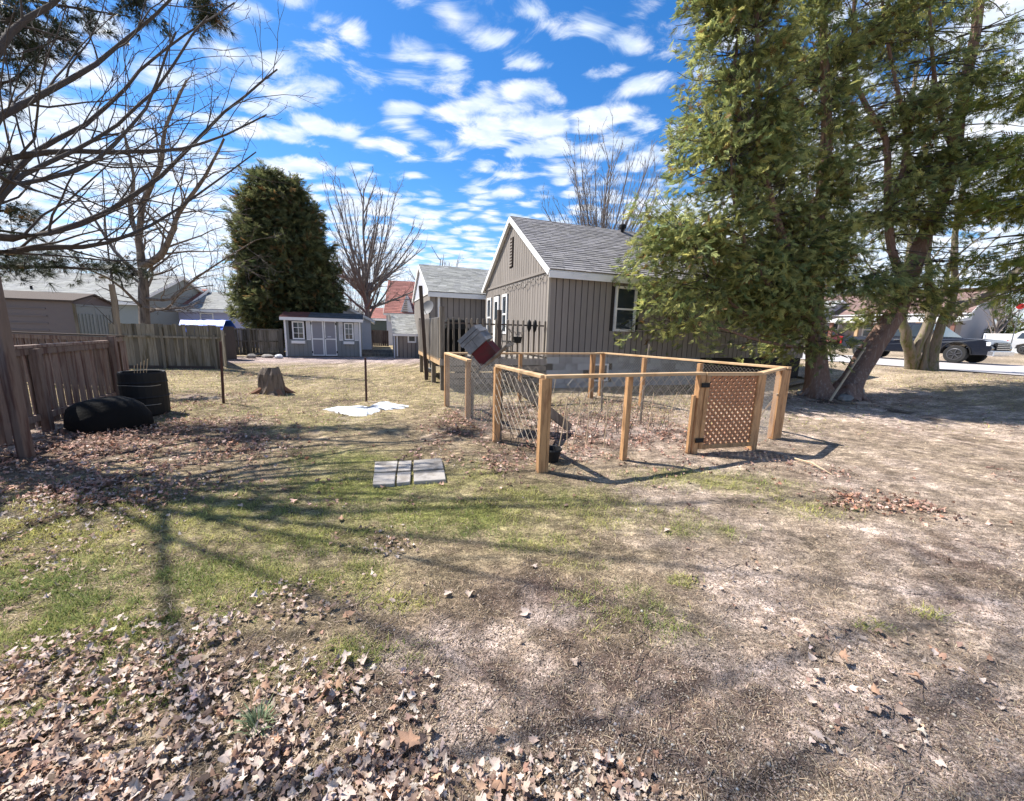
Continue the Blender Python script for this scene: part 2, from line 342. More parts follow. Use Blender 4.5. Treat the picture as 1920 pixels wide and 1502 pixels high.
def ground_h(x, y):
    near = 1-sstep(np.hypot(x, y), 16, 30)
    return gz(x, y) + near*(.035*(fbm(x, y, .7, 41, 3)-.5) + .03*(fbm(x, y, 5, 42, 3)-.5)*(.5+dirtd(x, y)) + .012*(fbm(x, y, 14, 43, 2)-.5)*(1-sstep(np.hypot(x, y), 4, 8)))
C_SOIL = np.array([.215, .15, .12]); C_SOIL2 = np.array([.76, .60, .51]); C_STRAW = np.array([.54, .42, .26]); C_GREEN = np.array([.145, .185, .05]); C_MOSS = np.array([.38, .345, .115]); C_LITTER = np.array([.15, .095, .07])
def ground_col(x, y):
    n1 = fbm(x, y, 2.2, 51, 5)[..., None]; n2 = fbm(x, y, 7., 52, 4)[..., None]; n3 = fbm(x, y, 28., 53, 3)[..., None]
    dust = sstep(.65*fbm(x, y, 1.1, 54, 5) + .35*fbm(x, y, 5.5, 55, 3) + .17*sstep(x, .2, 2.), .49, .62)[..., None]
    soil = C_SOIL*(1-dust) + C_SOIL2*dust
    g = greend(x, y)[..., None]; d = dirtd(x, y)[..., None]
    rs = sstep(x, .2, 2.)[..., None]*.75; straw = C_STRAW*(1-rs)+np.array([.60, .465, .36])*rs
    turf = straw*.85*(1-g) + (C_MOSS*.55+C_GREEN*.45)*g
    c = turf*(1-d) + soil*d
    l = leafd(x, y)[..., None]; c = c*(1-.8*l) + C_LITTER*.8*l
    bb = (x*AX[0]+y*AX[1])[..., None]   # pale gravel driveway strip in front of the sheds
    gr = sstep(bb, 18.3, 19.3)*(1-sstep(bb, 22.6, 23.1))*(1-sstep(x, -3.6, -2.2)[..., None])
    gr = np.maximum(gr, sstep(bb, 15.8, 17.6)*(1-sstep(bb, 18.5, 19.5))*(1-sstep(x, -3.6, -2.2)[..., None])*.45*(n1 > .45))
    c = c*(1-gr) + np.array([.50, .40, .37])*gr
    return c*(.55+.45*n1*2*.9+.0)*(.35+1.25*n2)*(.6+.8*n3)
def axis_pts(lo, hi, f0, f1, st):
    a = list(np.arange(f0, f1, st)); s_ = st; v = f0
    L = []
    while v > lo: s_ *= 1.13; v -= s_; L.append(v)
    s_ = st; v = a[-1]; R_ = []
    while v < hi: s_ *= 1.10; v += s_; R_.append(v)
    return np.array(L[::-1]+a+R_)
gx, gy = axis_pts(-220, 260, -6.5, 8, .045), axis_pts(-40, 420, .4, 8.5, .045)
XX, YY = np.meshgrid(gx, gy, indexing='ij'); nx, ny = XX.shape
HH = ground_h(XX, YY); gcol = ground_col(XX, YY).reshape(-1, 3)
ii = np.arange(nx*ny).reshape(nx, ny)
gf = np.stack([ii[:-1, :-1], ii[1:, :-1], ii[1:, 1:], ii[:-1, 1:]], -1).reshape(-1, 4)
mg = bpy.data.materials.new('lawn_and_soil'); mg.use_nodes = True; t = NT(mg.node_tree); b = t.n['Principled BSDF']
at = t.new('ShaderNodeVertexColor', layer_name='Col'); tc = t.new('ShaderNodeTexCoord'); O_ = tc.outputs['Object']
n = t.noise(O_, 55, 6, .75); n2_ = t.noise(O_, 9, 5, .7, .6)
cg = t.mix(1., at.outputs[0], t.m('MULTIPLY_ADD', n, 2.1, -.05), 'MULTIPLY'); cg = t.mix(1., cg, t.m('MULTIPLY_ADD', n2_, 1.3, .35), 'MULTIPLY')
spk = t.ss(t.noise(O_, 95, 3, .6, .8), .50, .60, 1., .38); cg = t.mix(1., cg, spk, 'MULTIPLY'); spk2 = t.ss(t.noise(O_, 130, 3, .6, .8), .57, .66, 1., 1.55); cg = t.mix(1., cg, spk2, 'MULTIPLY')
mp2 = t.new('ShaderNodeMapping'); t.l.new(O_, mp2.inputs[0]); mp2.inputs['Rotation'].default_value = (0, 0, .5); mp2.inputs['Scale'].default_value = (5, 11, 5); cg = t.mix(1., cg, t.ss(t.noise(mp2.outputs[0], 1, 6, .75, 1.2), .42, .62, .62, 1.25), 'MULTIPLY')
t.l.new(cg, b.inputs['Base Color']); b.inputs['Roughness'].default_value = .97; b.inputs['Specular IOR Level'].default_value = .15
bp = t.new('ShaderNodeBump'); bp.inputs['Strength'].default_value = 1.; bp.inputs['Distance'].default_value = .05; t.l.new(t.m('ADD', t.noise(O_, 30, 8, .75, .3), t.m('MULTIPLY', n2_, .8)), bp.inputs['Height']); t.l.new(bp.outputs[0], b.inputs['Normal'])
ground = link('ground', to_mesh('ground', np.stack([XX, YY, HH], -1).reshape(-1, 3), gf, mg, gcol, True)); ground['kind'] = 'structure'; ORG['ground'] = np.zeros(3)

# road across the right, running along the lot's depth direction, with a low kerb lip
def strip(name, b0, b1, a0, a1, dz, m, nb=12, na=60):
    bs = np.linspace(b0, b1, nb); as_ = np.linspace(a0, a1, na)
    Bm, Am = np.meshgrid(bs, as_, indexing='ij'); x = Bm*BX[0]+Am*AX[0]; y = Bm*BX[1]+Am*AX[1]
    v = np.stack([x, y, gz(x, y)+dz], -1).reshape(-1, 3); i = np.arange(nb*na).reshape(nb, na)
    f = np.stack([i[:-1, :-1], i[1:, :-1], i[1:, 1:], i[:-1, 1:]], -1).reshape(-1, 4)
    o = link(name, to_mesh(name, v, f, m)); o['kind'] = 'structure'; return o
strip('road', 20.6, 30.4, -40, 160, .03, M['asphalt'])
# snow remnant
def patch(name, outline, h, m, z0, lab, cat=None, kind=None, seed=0):
    c = np.mean(outline, 0); vs = []; rg = random.Random(seed)
    for k, sc in enumerate((1., .82, .5)):
        for p in outline: q = c+(np.array(p)-c)*sc; vs.append((q[0], q[1], z0+[0, .7, 1.][k]*h*rg.uniform(.7, 1.2)))
    n = len(outline); vs.append((c[0], c[1], z0+h)); mb = MB()
    fs = [(k*n+i, k*n+(i+1) % n, (k+1)*n+(i+1) % n, (k+1)*n+i) for k in (0, 1) for i in range(n)]+[(2*n+i, 2*n+(i+1) % n, 3*n) for i in range(n)]
    o = mb.add(vs, fs).build(name, m, smooth=True); return tag(o, lab, cat, None, kind)
sp = [(603, 768), (618, 764), (640, 765), (660, 763), (685, 768), (700, 765), (712, 756), (728, 753), (745, 756), (772, 762), (755, 766), (735, 768), (715, 770), (700, 776), (680, 780), (655, 779), (630, 775)]
sp = [G(*q)[:2] for q in sp]; sp = [tuple(sp[i]*(1-u)+sp[(i+1) % len(sp)]*u+np.array([random.gauss(0, .022), random.gauss(0, .035)])) for i in range(len(sp)) for u in (0, .25, .5, .75)]
patch('snow', sp, .045, M['snow'], -.005, 'white remnant of melting snow on the lawn below the rusty rod', 'snow patch', 'stuff')

# ------------------------------------------------------------------ lawn blades, straw, leaves, crumbs
def clip_view(x, y, m=.15):
    return (np.abs(x) < (y+.5)*1.36+m)
def sample(n, y0, y1, power=1.7, fn=None):
    """points denser near the camera, within the view wedge"""
    u = RNG.random(n); y = (y0**(1-power) + u*(y1**(1-power)-y0**(1-power)))**(1/(1-power)) if power != 1 else y0*(y1/y0)**u
    x = (RNG.random(n)*2-1)*(y*1.36+.4)
    if fn is not None: k = RNG.random(n) < fn(x, y); x, y = x[k], y[k]
    return x, y
def place(x, y, dz=0.): return np.stack([x, y, ground_h(x, y)+dz], -1)
def jitcol(base, n, s=.2): 
    j = 1+RNG.normal(0, s, (n, 1)); return np.clip(base*j*(1+RNG.normal(0, .025, (n, 3))), .01, .9)
blade_v = np.array([(-.5, 0, 0), (.5, 0, 0), (.35, .3, .6), (-.25, .32, .6), (.0, .8, 1.)]); blade_f = np.array([(0, 1, 2), (0, 2, 3), (3, 2, 4)])
def blades(name, n, y0, y1, w, h, lay, fn, colf, kindlab, power=1.6):
    x, y = sample(n, y0, y1, power, fn); n = len(x); d = np.clip(np.hypot(x, y), 1.5, 14)
    a = RNG.random(n)*2*pi; R = rotz(a) @ rotx(-np.abs(RNG.normal(lay, .25, n)))
    wd = w*RNG.uniform(.6, 1.4, n)*(1+.20*d); hh = h*RNG.uniform(.5, 1.5, n)*(1+.05*d)
    Sc = np.zeros((n, 3, 3)); Sc[:, 0, 0] = wd; Sc[:, 1, 1] = hh*.8; Sc[:, 2, 2] = hh
    me = scatter(name, blade_v, blade_f, R @ Sc, place(x, y, -.003), M['grass'], colf(x, y, n)); o = link(name, me); return tag(o, *kindlab, kind='stuff')
def green_col(x, y, n):
    t_ = np.clip(RNG.normal(.5, .3, n)+(fbm(x, y, 1.4, 61, 3)-.5)*2, 0, 1)[:, None]
    return jitcol(C_GREEN*1.15*(1-t_)+C_MOSS*1.35*t_, n, .22)
def straw_col(x, y, n):
    t_ = RNG.random((n, 1)); return jitcol(np.array([.62, .49, .34])*t_+np.array([.23, .155, .11])*(1-t_), n, .3)
blades('grass', 420000, .95, 13, .0024, .030, .4, lambda x, y: np.clip(greend(x, y)*1.6, 0, 1)*(.12+1.3*sstep(fbm(x, y, 7, 64, 3), .38, .62))*(1-.35*leafd(x, y))*(1-.45*dirtd(x, y)), green_col, ('green and yellowish spring grass growing in patches across the lawn', 'grass'))
blades('dry_grass', 520000, .95, 14, .0020, .032, 1.2, lambda x, y: np.clip(1.05-.75*dirtd(x, y), .18, 1)*(1-.5*leafd(x, y))*(.25+1.1*sstep(fbm(x, y, 6, 63, 3), .35, .65)), straw_col, ('matted straw coloured dead grass lying over the lawn', 'dead grass'))
blades('lawn_grass', 170000, 5.5, 30, .004, .034, .75, lambda x, y: (.9-.7*dirtd(x, y))*sstep(y, 5.5, 8.5)*(1-.85*sstep(x, 4.5, 6.5)*(1-sstep(y, 10.5, 12.5)))*(x*AX[0]+y*AX[1] < 18)*(x*BX[0]+y*BX[1] < 20), lambda x, y, n: np.where(RNG.random((n, 1)) < .35+.4*(fbm(x, y, .5, 62, 3)[:, None]-.3), green_col(x, y, n), straw_col(x, y, n)), ('short yellowing grass of the back lawn near the house', 'grass'), 1.2)
# crumbs of soil and small stones
oct_v = np.array([(1, 0, 0), (-.9, .2, 0), (.1, 1, 0), (0, -1, .1), (.1, 0, .7), (0, .1, -.6)]); oct_f = np.array([(0, 2, 4), (2, 1, 4), (1, 3, 4), (3, 0, 4), (2, 0, 5), (1, 2, 5), (3, 1, 5), (0, 3, 5)])
def crumbs(name, n, y0, y1, s0, s1, fn, cols, lab):
    x, y = sample(n, y0, y1, 2.0, fn); n = len(x); R = rotz(RNG.random(n)*6.28) @ rotx(RNG.normal(0, .5, n))
    sc = (s0+(s1-s0)*RNG.random(n)**3)[:, None, None]; k = RNG.integers(0, len(cols), n)
    me = scatter(name, oct_v, oct_f, R*sc, place(x, y, .0005), M['crumb'], jitcol(np.array(cols)[k], n, .2)); o = link(name, me); return tag(o, *lab, kind='stuff')
def twigs(n):
    x, y = sample(n, 1.1, 9, 1.7, lambda x, y: .25+.75*np.clip(leafd(x, y)+.4*dirtd(x, y), 0, 1)); mb = MB()
    for a, b in zip(x, y):
        z = float(ground_h(a, b))+.004; az = random.uniform(0, 6.28); l = random.uniform(.02, .13)*(1 if random.random() < .93 else 3); d = V(cos(az), sin(az), 0)*l
        mb.tube([V(a, b, z), V(a, b, z+.004)+d*.5+V(-d[1], d[0], 0)*random.uniform(-.15, .15), V(a, b, z+random.uniform(0, .012))+d], [.0022, .0018, .001], 3, cap=False)
        mb.c[-9:] = [tuple(random.uniform(.5, 1.5)*np.array([.19, .14, .11]))]*9
    tag(mb.build('fallen_twigs', M['crumb'], col=True), 'small broken twigs scattered over the lawn and bare dirt', 'twigs', kind='stuff')
twigs(2600)
crumbs('soil_crumbs', 190000, .95, 9, .0016, .0075, lambda x, y: np.clip(dirtd(x, y)*1.4, .12, 1), [(.19, .14, .11), (.13, .095, .075), (.32, .26, .21), (.24, .19, .15)], ('crumbs of dry soil and chips scattered over the bare dirt', 'soil'))
x0_, y0_ = G(1060, 1440)[:2]
crumbs('pebbles', 9000, .95, 3, .004, .012, lambda x, y: np.clip(1.0*np.exp(-((x-x0_)/.42)**2-((y-y0_)/.16)**2)+.05*dirtd(x, y), 0, 1), [(.42, .40, .37), (.30, .27, .25), (.22, .21, .21), (.48, .43, .36)], ('small grey and tan pebbles in the bare dirt', 'pebbles'))

# maple leaf shapes
def leaf_shape(rg, lobes=True):
    ang = [-90, -62, -30, -8, 14, 40, 62, 78, 90, 102, 118, 140, 166, 188, 210, 242]
    rad = [.30, .55, .42, .85, .50, .95, .52, .62, 1.05, .62, .52, .95, .50, .85, .42, .55]
    v = [(0, 0, 0)]; k1, k2, k3 = rg.uniform(-1.9, 2.2), rg.uniform(-1.4, 1.8), rg.uniform(-1.2, 1.2)
    for a, r in zip(ang, rad):
        a = radians(a+rg.uniform(-9, 9)); r = (.45*.7+.55*r)*rg.uniform(.6, 1.25); x, y = r*cos(a), r*sin(a)
        v.append((x*(1-.3*min(1, abs(k1))), y*(1-.2*min(1, abs(k2))), .5*k1*x*x+.5*k2*y*y+k3*x*y+rg.uniform(-.13, .13)))
    n = len(ang); f = [(0, 1+i, 1+(i+1) % n) for i in range(n)]
    v = np.array(v); v[:, 2] -= v[:, 2].min()*.7; return v, np.array(f)
rl = random.Random(5); LEAFS = [leaf_shape(rl) for _ in range(8)]
LC = np.array([(.39, .285, .22), (.46, .355, .285), (.27, .18, .14), (.51, .41, .35), (.37, .225, .15), (.17, .115, .09), (.55, .46, .40)])
def leaves(name, n, y0, y1, s0, s1, fn, lab, power, tilt=.38, dz=.012, cset=None):
    x, y = sample(n, y0, y1, power, fn); n = len(x); objs = []
    V_, F_, C_, off = [], [], [], 0
    ids = RNG.integers(0, len(LEAFS), n)
    for k, (tv, tf) in enumerate(LEAFS):
        j = ids == k; m = j.sum()
        if not m: continue
        R = rotz(RNG.random(m)*6.28) @ rotx(RNG.normal(0, tilt, m)) @ roty(RNG.normal(0, tilt, m))
        s_ = RNG.uniform(s0, s1, m)[:, None, None]; ld = leafd(x[j], y[j])
        T = place(x[j], y[j]); T[:, 2] += dz*.4+RNG.random(m)*(.008+.045*ld)
        v = np.einsum('nij,kj->nki', R*s_, tv) + T[:, None, :]; q = len(tv)
        V_.append(v.reshape(-1, 3)); F_.append((tf[None]+(np.arange(m)*q)[:, None, None]).reshape(-1, 3)+off); off += m*q
        cs = LC if cset is None else cset
        C_.append(np.repeat(jitcol(cs[RNG.integers(0, len(cs), m)], m, .2), q, 0))
    o = link(name, to_mesh(name, np.concatenate(V_), np.concatenate(F_), M['leaf'], np.concatenate(C_))); return tag(o, *lab, kind='stuff')
leaves('leaf_litter', 62000, .95, 6.8, .009, .030, lambda x, y: np.clip(leafd(x, y)*.85, 0, 1), ('brown fallen leaves lying thickly over the near lawn', 'leaves'), 1.9)
leaves('leaf_mulch', 36000, 3.2, 13, .02, .042, lambda x, y: np.clip(leafd(x, y)*1.1+.004, 0, 1), ('reddish brown dead leaves covering the ground by the fences', 'leaves'), 1.2, cset=LC[[0, 1, 2, 4, 5, 0, 3]]*np.array([1.05, .88, .85]))
# the big leaves one can pick out in front
def leaf_mesh(k, s_, c):
    tv, tf = LEAFS[k]; me = to_mesh('leaf', tv*s_, tf, M['leaf'], np.tile(c, (len(tv), 1))); return me
LM = [leaf_mesh(k % 8, .05, LC[i]) for i, k in enumerate([0, 1, 2, 3, 4, 5, 6]) for _ in (0,)] + [leaf_mesh(k, .05, LC[k % 4]) for k in (7, 5, 3, 1)]
x, y = sample(9000, 1.02, 2.7, 1.6, lambda x, y: np.clip(leafd(x, y)*.8+.004, 0, 1))
sel = [i for i in range(len(x)) if abs(x[i]) < y[i]*1.25]; rl.shuffle(sel)
for i in sel[:270]:
    o = link('leaf', rl.choice(LM), ground, (x[i], y[i], float(ground_h(x[i], y[i]))+rl.uniform(.012, .05)), (rl.gauss(0, .35), rl.gauss(0, .35), rl.uniform(0, 6.28)))
    s_ = rl.uniform(.4, .8); o.scale = (s_, s_, s_)
for qx, qy, s_ in [(745, 1372+90, .9), (650, 1240, 1.1), (710, 1140, .9), (940, 1470, 1.0), (880, 1120, .9), (985, 1150, .9), (1075, 1245, .8), (1715, 1280, 1.0), (770, 1400, 1.2), (838, 1118, .9), (680, 1243, 1.0), (1000, 1065, .8), (1250, 995, .9), (1060, 950, .9), (640, 975, .9), (165, 985, .9)]:
    q = G(qx, qy); o = link('leaf', rl.choice(LM), ground, (q[0], q[1], float(ground_h(q[0], q[1]))+.012), (rl.gauss(0, .15), rl.gauss(0, .15), rl.uniform(0, 6.28))); o.scale = (s_,)*3
# tuft of coarse grass in the leaves
q = G(485, 1375); mb = MB()
for _ in range(90):
    a = rl.uniform(0, 6.28); r = rl.uniform(.0, .03); h = rl.uniform(.05, .11); l = rl.uniform(.02, .09); p = q+V(r*cos(a), r*sin(a), 0)
    d = V(cos(a), sin(a), 0); sd = V(-sin(a), cos(a), 0)*.0022
    mb.add([p-sd, p+sd, p+d*l*.5+V(0, 0, h*.8)+sd, p+d*l*.5+V(0, 0, h*.8)-sd, p+d*l+V(0, 0, h)], [(0, 1, 2, 3), (3, 2, 4)])
mb.c = [(.20*u, .25*u, .14*u) for u in [rl.uniform(.6, 1.4) for _ in range(len(mb.v)//5)] for _ in range(5)]
tag(mb.build('grass_tuft', M['grass'], col=True), 'grey green tuft of coarse blades standing among the fallen leaves', 'grass tuft')
# ------------------------------------------------------------------ buildings
def shingles(parent, o0, u, v, U, Vv, m, course=.145, tab=.33, name='shingles', jit=.22, colour=None):
    """real tabs on the slope: o0 eave corner, u along the eave, v up the slope"""
    u, v = nrm(u), nrm(v); nn = nrm(np.cross(u, v)); nn = nn if nn[2] > 0 else -nn; mb = MB(); rg = random.Random(3)
    nc = int(Vv/course)+1
    mb.cc = (.6, .6, .6); mb.prism([o0, o0+u*U, o0+u*U+v*Vv, o0+v*Vv], nn*.01)
    for i in range(nc):
        v0 = i*course; v1 = min(v0+course*1.12, Vv); x = -tab*rg.random(); 
        while x < U:
            w = tab*rg.uniform(.6, 1.3); a, b_ = max(0, x), min(U, x+w-.006); x += w
            if b_-a < .02: continue
            k = rg.uniform(1-jit, 1+jit); mb.cc = (k, k, k*rg.uniform(.97, 1.03)); th = rg.uniform(.012, .022); dv = rg.uniform(-.008, .008)
            p = [o0+u*a+v*(v0+dv), o0+u*b_+v*(v0+dv), o0+u*b_+v*v1, o0+u*a+v*v1]
            q = [p[0]+nn*(th+.012), p[1]+nn*(th+.012), p[2]+nn*.011, p[3]+nn*.011]
            mb.add([p[0]+nn*.008, p[1]+nn*.008]+q, [(0, 1, 3, 2), (2, 3, 4, 5)])
    return mb.build(name, m, parent, kind='stuff', col=True)
def boards(parent, m, o0, u, n_out, L, z0, ztop, w=.2, gap=.026, th=.022, openings=(), name='siding_board', joined=False):
    """vertical boards on a wall starting at o0 along u; n_out = outward normal; ztop(s) gives the top"""
    u, n_out = nrm(u), nrm(n_out); s_ = 0.; all_ = MB()
    while s_ < L-.02:
        a, b_ = s_, min(L, s_+w)-gap; s_ += w
        segs = [(z0, None)]; cut = []
        for (oa, ob, oz0, oz1) in openings:
            if b_ > oa and a < ob: cut.append((oz0, oz1, oa, ob))
        spans = [(z0, 1e9)]
        for oz0, oz1, oa, ob in cut:
            new = []
            for p, q in spans:
                if oz0 > p: new.append((p, min(q, oz0)))
                if q > oz1: new.append((max(p, oz1), q))
            spans = new
        for p, q in spans:
            ta, tb = min(q, ztop(a)), min(q, ztop(b_))
            if max(ta, tb)-p < .03: continue
            ta, tb = max(ta, p+.01), max(tb, p+.01)
            P = lambda s1, z, k: V(*(o0+u*s1))*V(1, 1, 0)+n_out*k+V(0, 0, z)
            mb = all_ if joined else MB()
            mb.add([P(a, p, .002), P(b_, p, .002), P(b_, tb, .002), P(a, ta, .002), P(a, p, th), P(b_, p, th), P(b_, tb, th), P(a, ta, th)],
                   [(0, 3, 2, 1), (4, 5, 6, 7), (0, 1, 5, 4), (1, 2, 6, 5), (2, 3, 7, 6), (3, 0, 4, 7)])
            if not joined: mb.build(name, m, parent)
    if joined: all_.build('siding', m, parent, kind='stuff')
def clap(parent, m, o0, u, n_out, L, z0, ztop, step=.12):
    """lapped horizontal siding, one part"""
    u, n_out = nrm(u), nrm(n_out); mb = MB(); z = z0
    zmax = max(ztop(s) for s in np.linspace(0, L, 41))
    while z < zmax-.01:
        ss = [s for s in np.linspace(0, L, 61) if ztop(s) > z+.02]
        if len(ss) < 2: break
        a, b_ = ss[0], ss[-1]; z1 = min(z+step, zmax)
        ss1 = [s for s in np.linspace(0, L, 61) if ztop(s) >= z1-.001] or [ (a+b_)/2-.01, (a+b_)/2+.01]
        a1, b1 = ss1[0], ss1[-1]
        P = lambda s1, zz_, k: V(*(o0+u*s1))*V(1, 1, 0)+n_out*k+V(0, 0, zz_)
        mb.add([P(a, z, .028), P(b_, z, .028), P(b1, z1, .008), P(a1, z1, .008), P(a, z, 0), P(b_, z, 0)], [(0, 1, 2, 3), (4, 5, 1, 0)]); z += step
    mb.build('siding', m, parent, kind='stuff')
def window(parent, o0, u, n_out, a, b_, z0, z1, mf, fr=.06, bars=(0, 0), mid=False, sill=False, proud=.045):
    u, n_out = nrm(u), nrm(n_out); P = lambda s1, z, k: V(*(o0+u*s1))*V(1, 1, 0)+n_out*k+V(0, 0, z)
    f = MB(); c = proud/2
    for (p, q) in (((a, z0), (b_, z0)), ((a, z1), (b_, z1))): f.beam(P(p[0]-fr/2, p[1], c), P(q[0]+fr/2, q[1], c), proud, fr)
    for s1 in (a, b_): f.beam(P(s1, z0+fr/2, c-.001), P(s1, z1-fr/2, c-.001), fr, proud, up=n_out)
    if mid: f.beam(P(a+fr/2, (z0+z1)/2, c-.004), P(b_-fr/2, (z0+z1)/2, c-.004), proud*.7, fr*.7)
    nx_, nz_ = bars
    for i in range(1, nx_+1): s1 = a+(b_-a)*i/(nx_+1); f.beam(P(s1, z0+fr/2, c-.006), P(s1, z1-fr/2, c-.006), .022, proud*.5, up=n_out)
    for i in range(1, nz_+1): zz_ = z0+(z1-z0)*i/(nz_+1); f.beam(P(a+fr/2, zz_, c-.008), P(b_-fr/2, zz_, c-.008), proud*.5, .022)
    fo = f.build('window', mf, parent)
    g = MB(); g.add([P(a, z0, .012), P(b_, z0, .012), P(b_, z1, .012), P(a, z1, .012)], [(0, 1, 2, 3)]); g.build('pane', M['glass'], fo)
    if sill: MB().beam(P(a-.08, z0-.05, .04), P(b_+.08, z0-.05, .04), .08, .035).build('sill', mf, fo)
    return fo
def gable(root, L, Wd, ze, zr, zb, mw, mr, over=.22, eo=.25, left='boards', front='boards', right=None, fo=(), lo=(), course=.145, tab=.33, trim='white', jw=False, wb=.2, rjit=.22, ridge=.5, found=None):
    """local frame: front wall on y=0 from x=0..L facing -y, gable ends on x=0 and x=L, ridge along x"""
    yr = Wd*ridge; zg = lambda s1: zr-(zr-ze)*abs(s1-yr)/(yr if s1 < yr else Wd-yr)
    core = MB(); poly = [(.0, 0, zb), (.0, Wd, zb), (.0, Wd, ze), (.0, yr, zr), (.0, 0, ze)]
    core.prism([V(p[0]+.001, p[1], p[2]-(.02 if p[2] > zb else 0)) for p in poly], V(L-.002, 0, 0)); core.build('wall', mw if front is None else M['sidingd'] if front == 'boards' else mw, root)
    x_, y_ = V(1, 0, 0), V(0, 1, 0); o0 = V(0, 0, 0)
    if front == 'boards': boards(root, mw, o0, x_, -y_, L, zb, lambda s1: ze-.03, wb, openings=fo, joined=jw)
    elif front == 'clap': clap(root, mw, o0, x_, -y_, L, zb, lambda s1: ze-.03)
    if left == 'boards': boards(root, mw, o0, y_, -x_, Wd, zb, lambda s1: zg(s1)-.03, wb, openings=lo, joined=jw)
    elif left == 'clap': clap(root, mw, o0, y_, -x_, Wd, zb, lambda s1: zg(s1)-.03)
    if right == 'clap': clap(root, mw, V(L, 0, 0), y_, x_, Wd, zb, lambda s1: zg(s1)-.03)
    if right == 'boards': boards(root, mw, V(L, 0, 0), y_, x_, Wd, zb, lambda s1: zg(s1)-.03, wb, joined=True)
    # roof: deck slabs, fascia, shingles
    sl1 = (zr-ze)/yr; n1 = nrm(V(0, -sl1, 1)); roof = MB(); e1 = V(-over, -eo, ze-sl1*eo); r1 = V(-over, yr, zr)
    th = .09
    roof.prism([e1, r1, r1+V(0, 0, th), e1+V(0, 0, th)], V(L+2*over, 0, 0))
    sl2 = (zr-ze)/(Wd-yr); e2 = V(-over, Wd+eo, ze-sl2*eo)
    roof.prism([r1+V(0, .001, 0), e2, e2+V(0, 0, th), r1+V(0, .001, th)], V(L+2*over, 0, 0))
    ro = roof.build('roof', M['darkwood'] if trim != 'white' else M['white'], root)
    vs = r1-e1; shingles(ro, e1+V(0, -.03, th+.005), V(1, 0, 0), vs, L+2*over, np.linalg.norm(vs)+.02, mr, course, tab, jit=rjit)
    vs2 = r1-e2; shingles(ro, e2+V(0, 0, th+.005), V(1, 0, 0), vs2, L+2*over, np.linalg.norm(vs2), mr, course*2.2, tab*3, jit=rjit)
    tm = M[trim]
    f = MB(); f.beam(e1+V(-.01, -.013, -.03), e1+V(L+2*over+.01, -.013, -.03), .025, .17); f.build('fascia', tm, root)
    for xx in (-over-.014, L+over+.014):
        f = MB()
        for e in (e1, e2):
            q0 = V(xx, e[1], e[2]+.02); q1 = V(xx, yr, zr+.02); f.beam(q0, q1, .026, .16)
        f.build('verge_board', tm, root)
    return zg

# main taupe house -----------------------------------------------------------
C0 = G(1023, 728); HL, HW, HE, HR, HB = 10.5, 6.4, 3.28, 5.32, .9
house = thing('house', 'taupe board sided bungalow with grey shingled gable roof, behind the wire garden', 'house', C0, TH)
FO = [(2.12, 2.86, 1.68, 2.98)]
LO = [(5.55, 6.1, 1.35, 2.9), (4.45, 5.15, .95, 2.95), (3.55, 4.1, 1.5, 2.9), (3.05, 3.35, 3.75, 4.75)]
gable(house, HL, HW, HE, HR, HB, M['siding'], M['shingle'], over=.12, eo=.18, fo=FO, lo=LO, right='boards')
window(house, V(0, 0, 0), V(1, 0, 0), V(0, -1, 0), 2.15, 2.83, 1.71, 2.95, M['white'], .07, mid=True, proud=.06)
window(house, V(0, 0, 0), V(0, 1, 0), V(-1, 0, 0), 5.58, 6.07, 1.38, 2.87, M['white'], .09, mid=True)
window(house, V(0, 0, 0), V(0, 1, 0), V(-1, 0, 0), 3.58, 4.07, 1.53, 2.87, M['white'], .09, mid=True)
dr = box('door', M['white'], house, -.05, -.004, 4.5, 5.1, .95, 2.9)
MB().add([(-.056, 4.62, 2.0), (-.056, 4.98, 2.0), (-.056, 4.98, 2.7), (-.056, 4.62, 2.7)], [(3, 2, 1, 0)]).build('pane', M['glass'], dr)
MB().lathe([(.03, -.02), (.03, .02)], (-.075, 4.58, 1.85), 8, 'x').build('handle', M['chrome'], dr)
v_ = MB().box(-.045, -.004, 3.07, 3.33, 3.78, 4.72)
vo_ = v_.build('attic_vent', M['darkwood'], house)
for i in range(9): MB().box(-.06, -.046, 3.08, 3.32, 3.8+i*.1, 3.85+i*.1).build('louvre', M['siding'], vo_)
MB().beam((-.03, -.02, 3.27), (-.03, HW+.02, 3.27), .04, .07).build('belt_trim', M['siding'], house)
MB().beam((-.028, -.028, HB), (-.028, -.028, HE-.08), .07, .07).build('corner_board', mat('corner_paint', (.36, .32, .27), .7), house)
# foundation blocks
fm = MB().box(.03, HL-.03, .03, HW-.03, -.2, HB+.001); fm.build('foundation', M['sidingd'], house)
blk = to_mesh('foundation_block', np.array(MB().box(-.195, .195, -.02, .02, 0, .185).v), MB().box(-.195, .195, -.02, .02, 0, .185).f, M['found'])
for r in range(5):
    for c in range(14):
        xx = .2+c*.4+(.2 if r % 2 else 0)
        if 1.35 < xx < 2.1 and 1 <= r <= 3: continue
        link('foundation_block', blk, house, (xx, .012, -.05+r*.19))
wf = window(house, V(0, .0, 0), V(1, 0, 0), V(0, -1, 0), 1.42, 2.02, .2, .68, M['white'], .05)
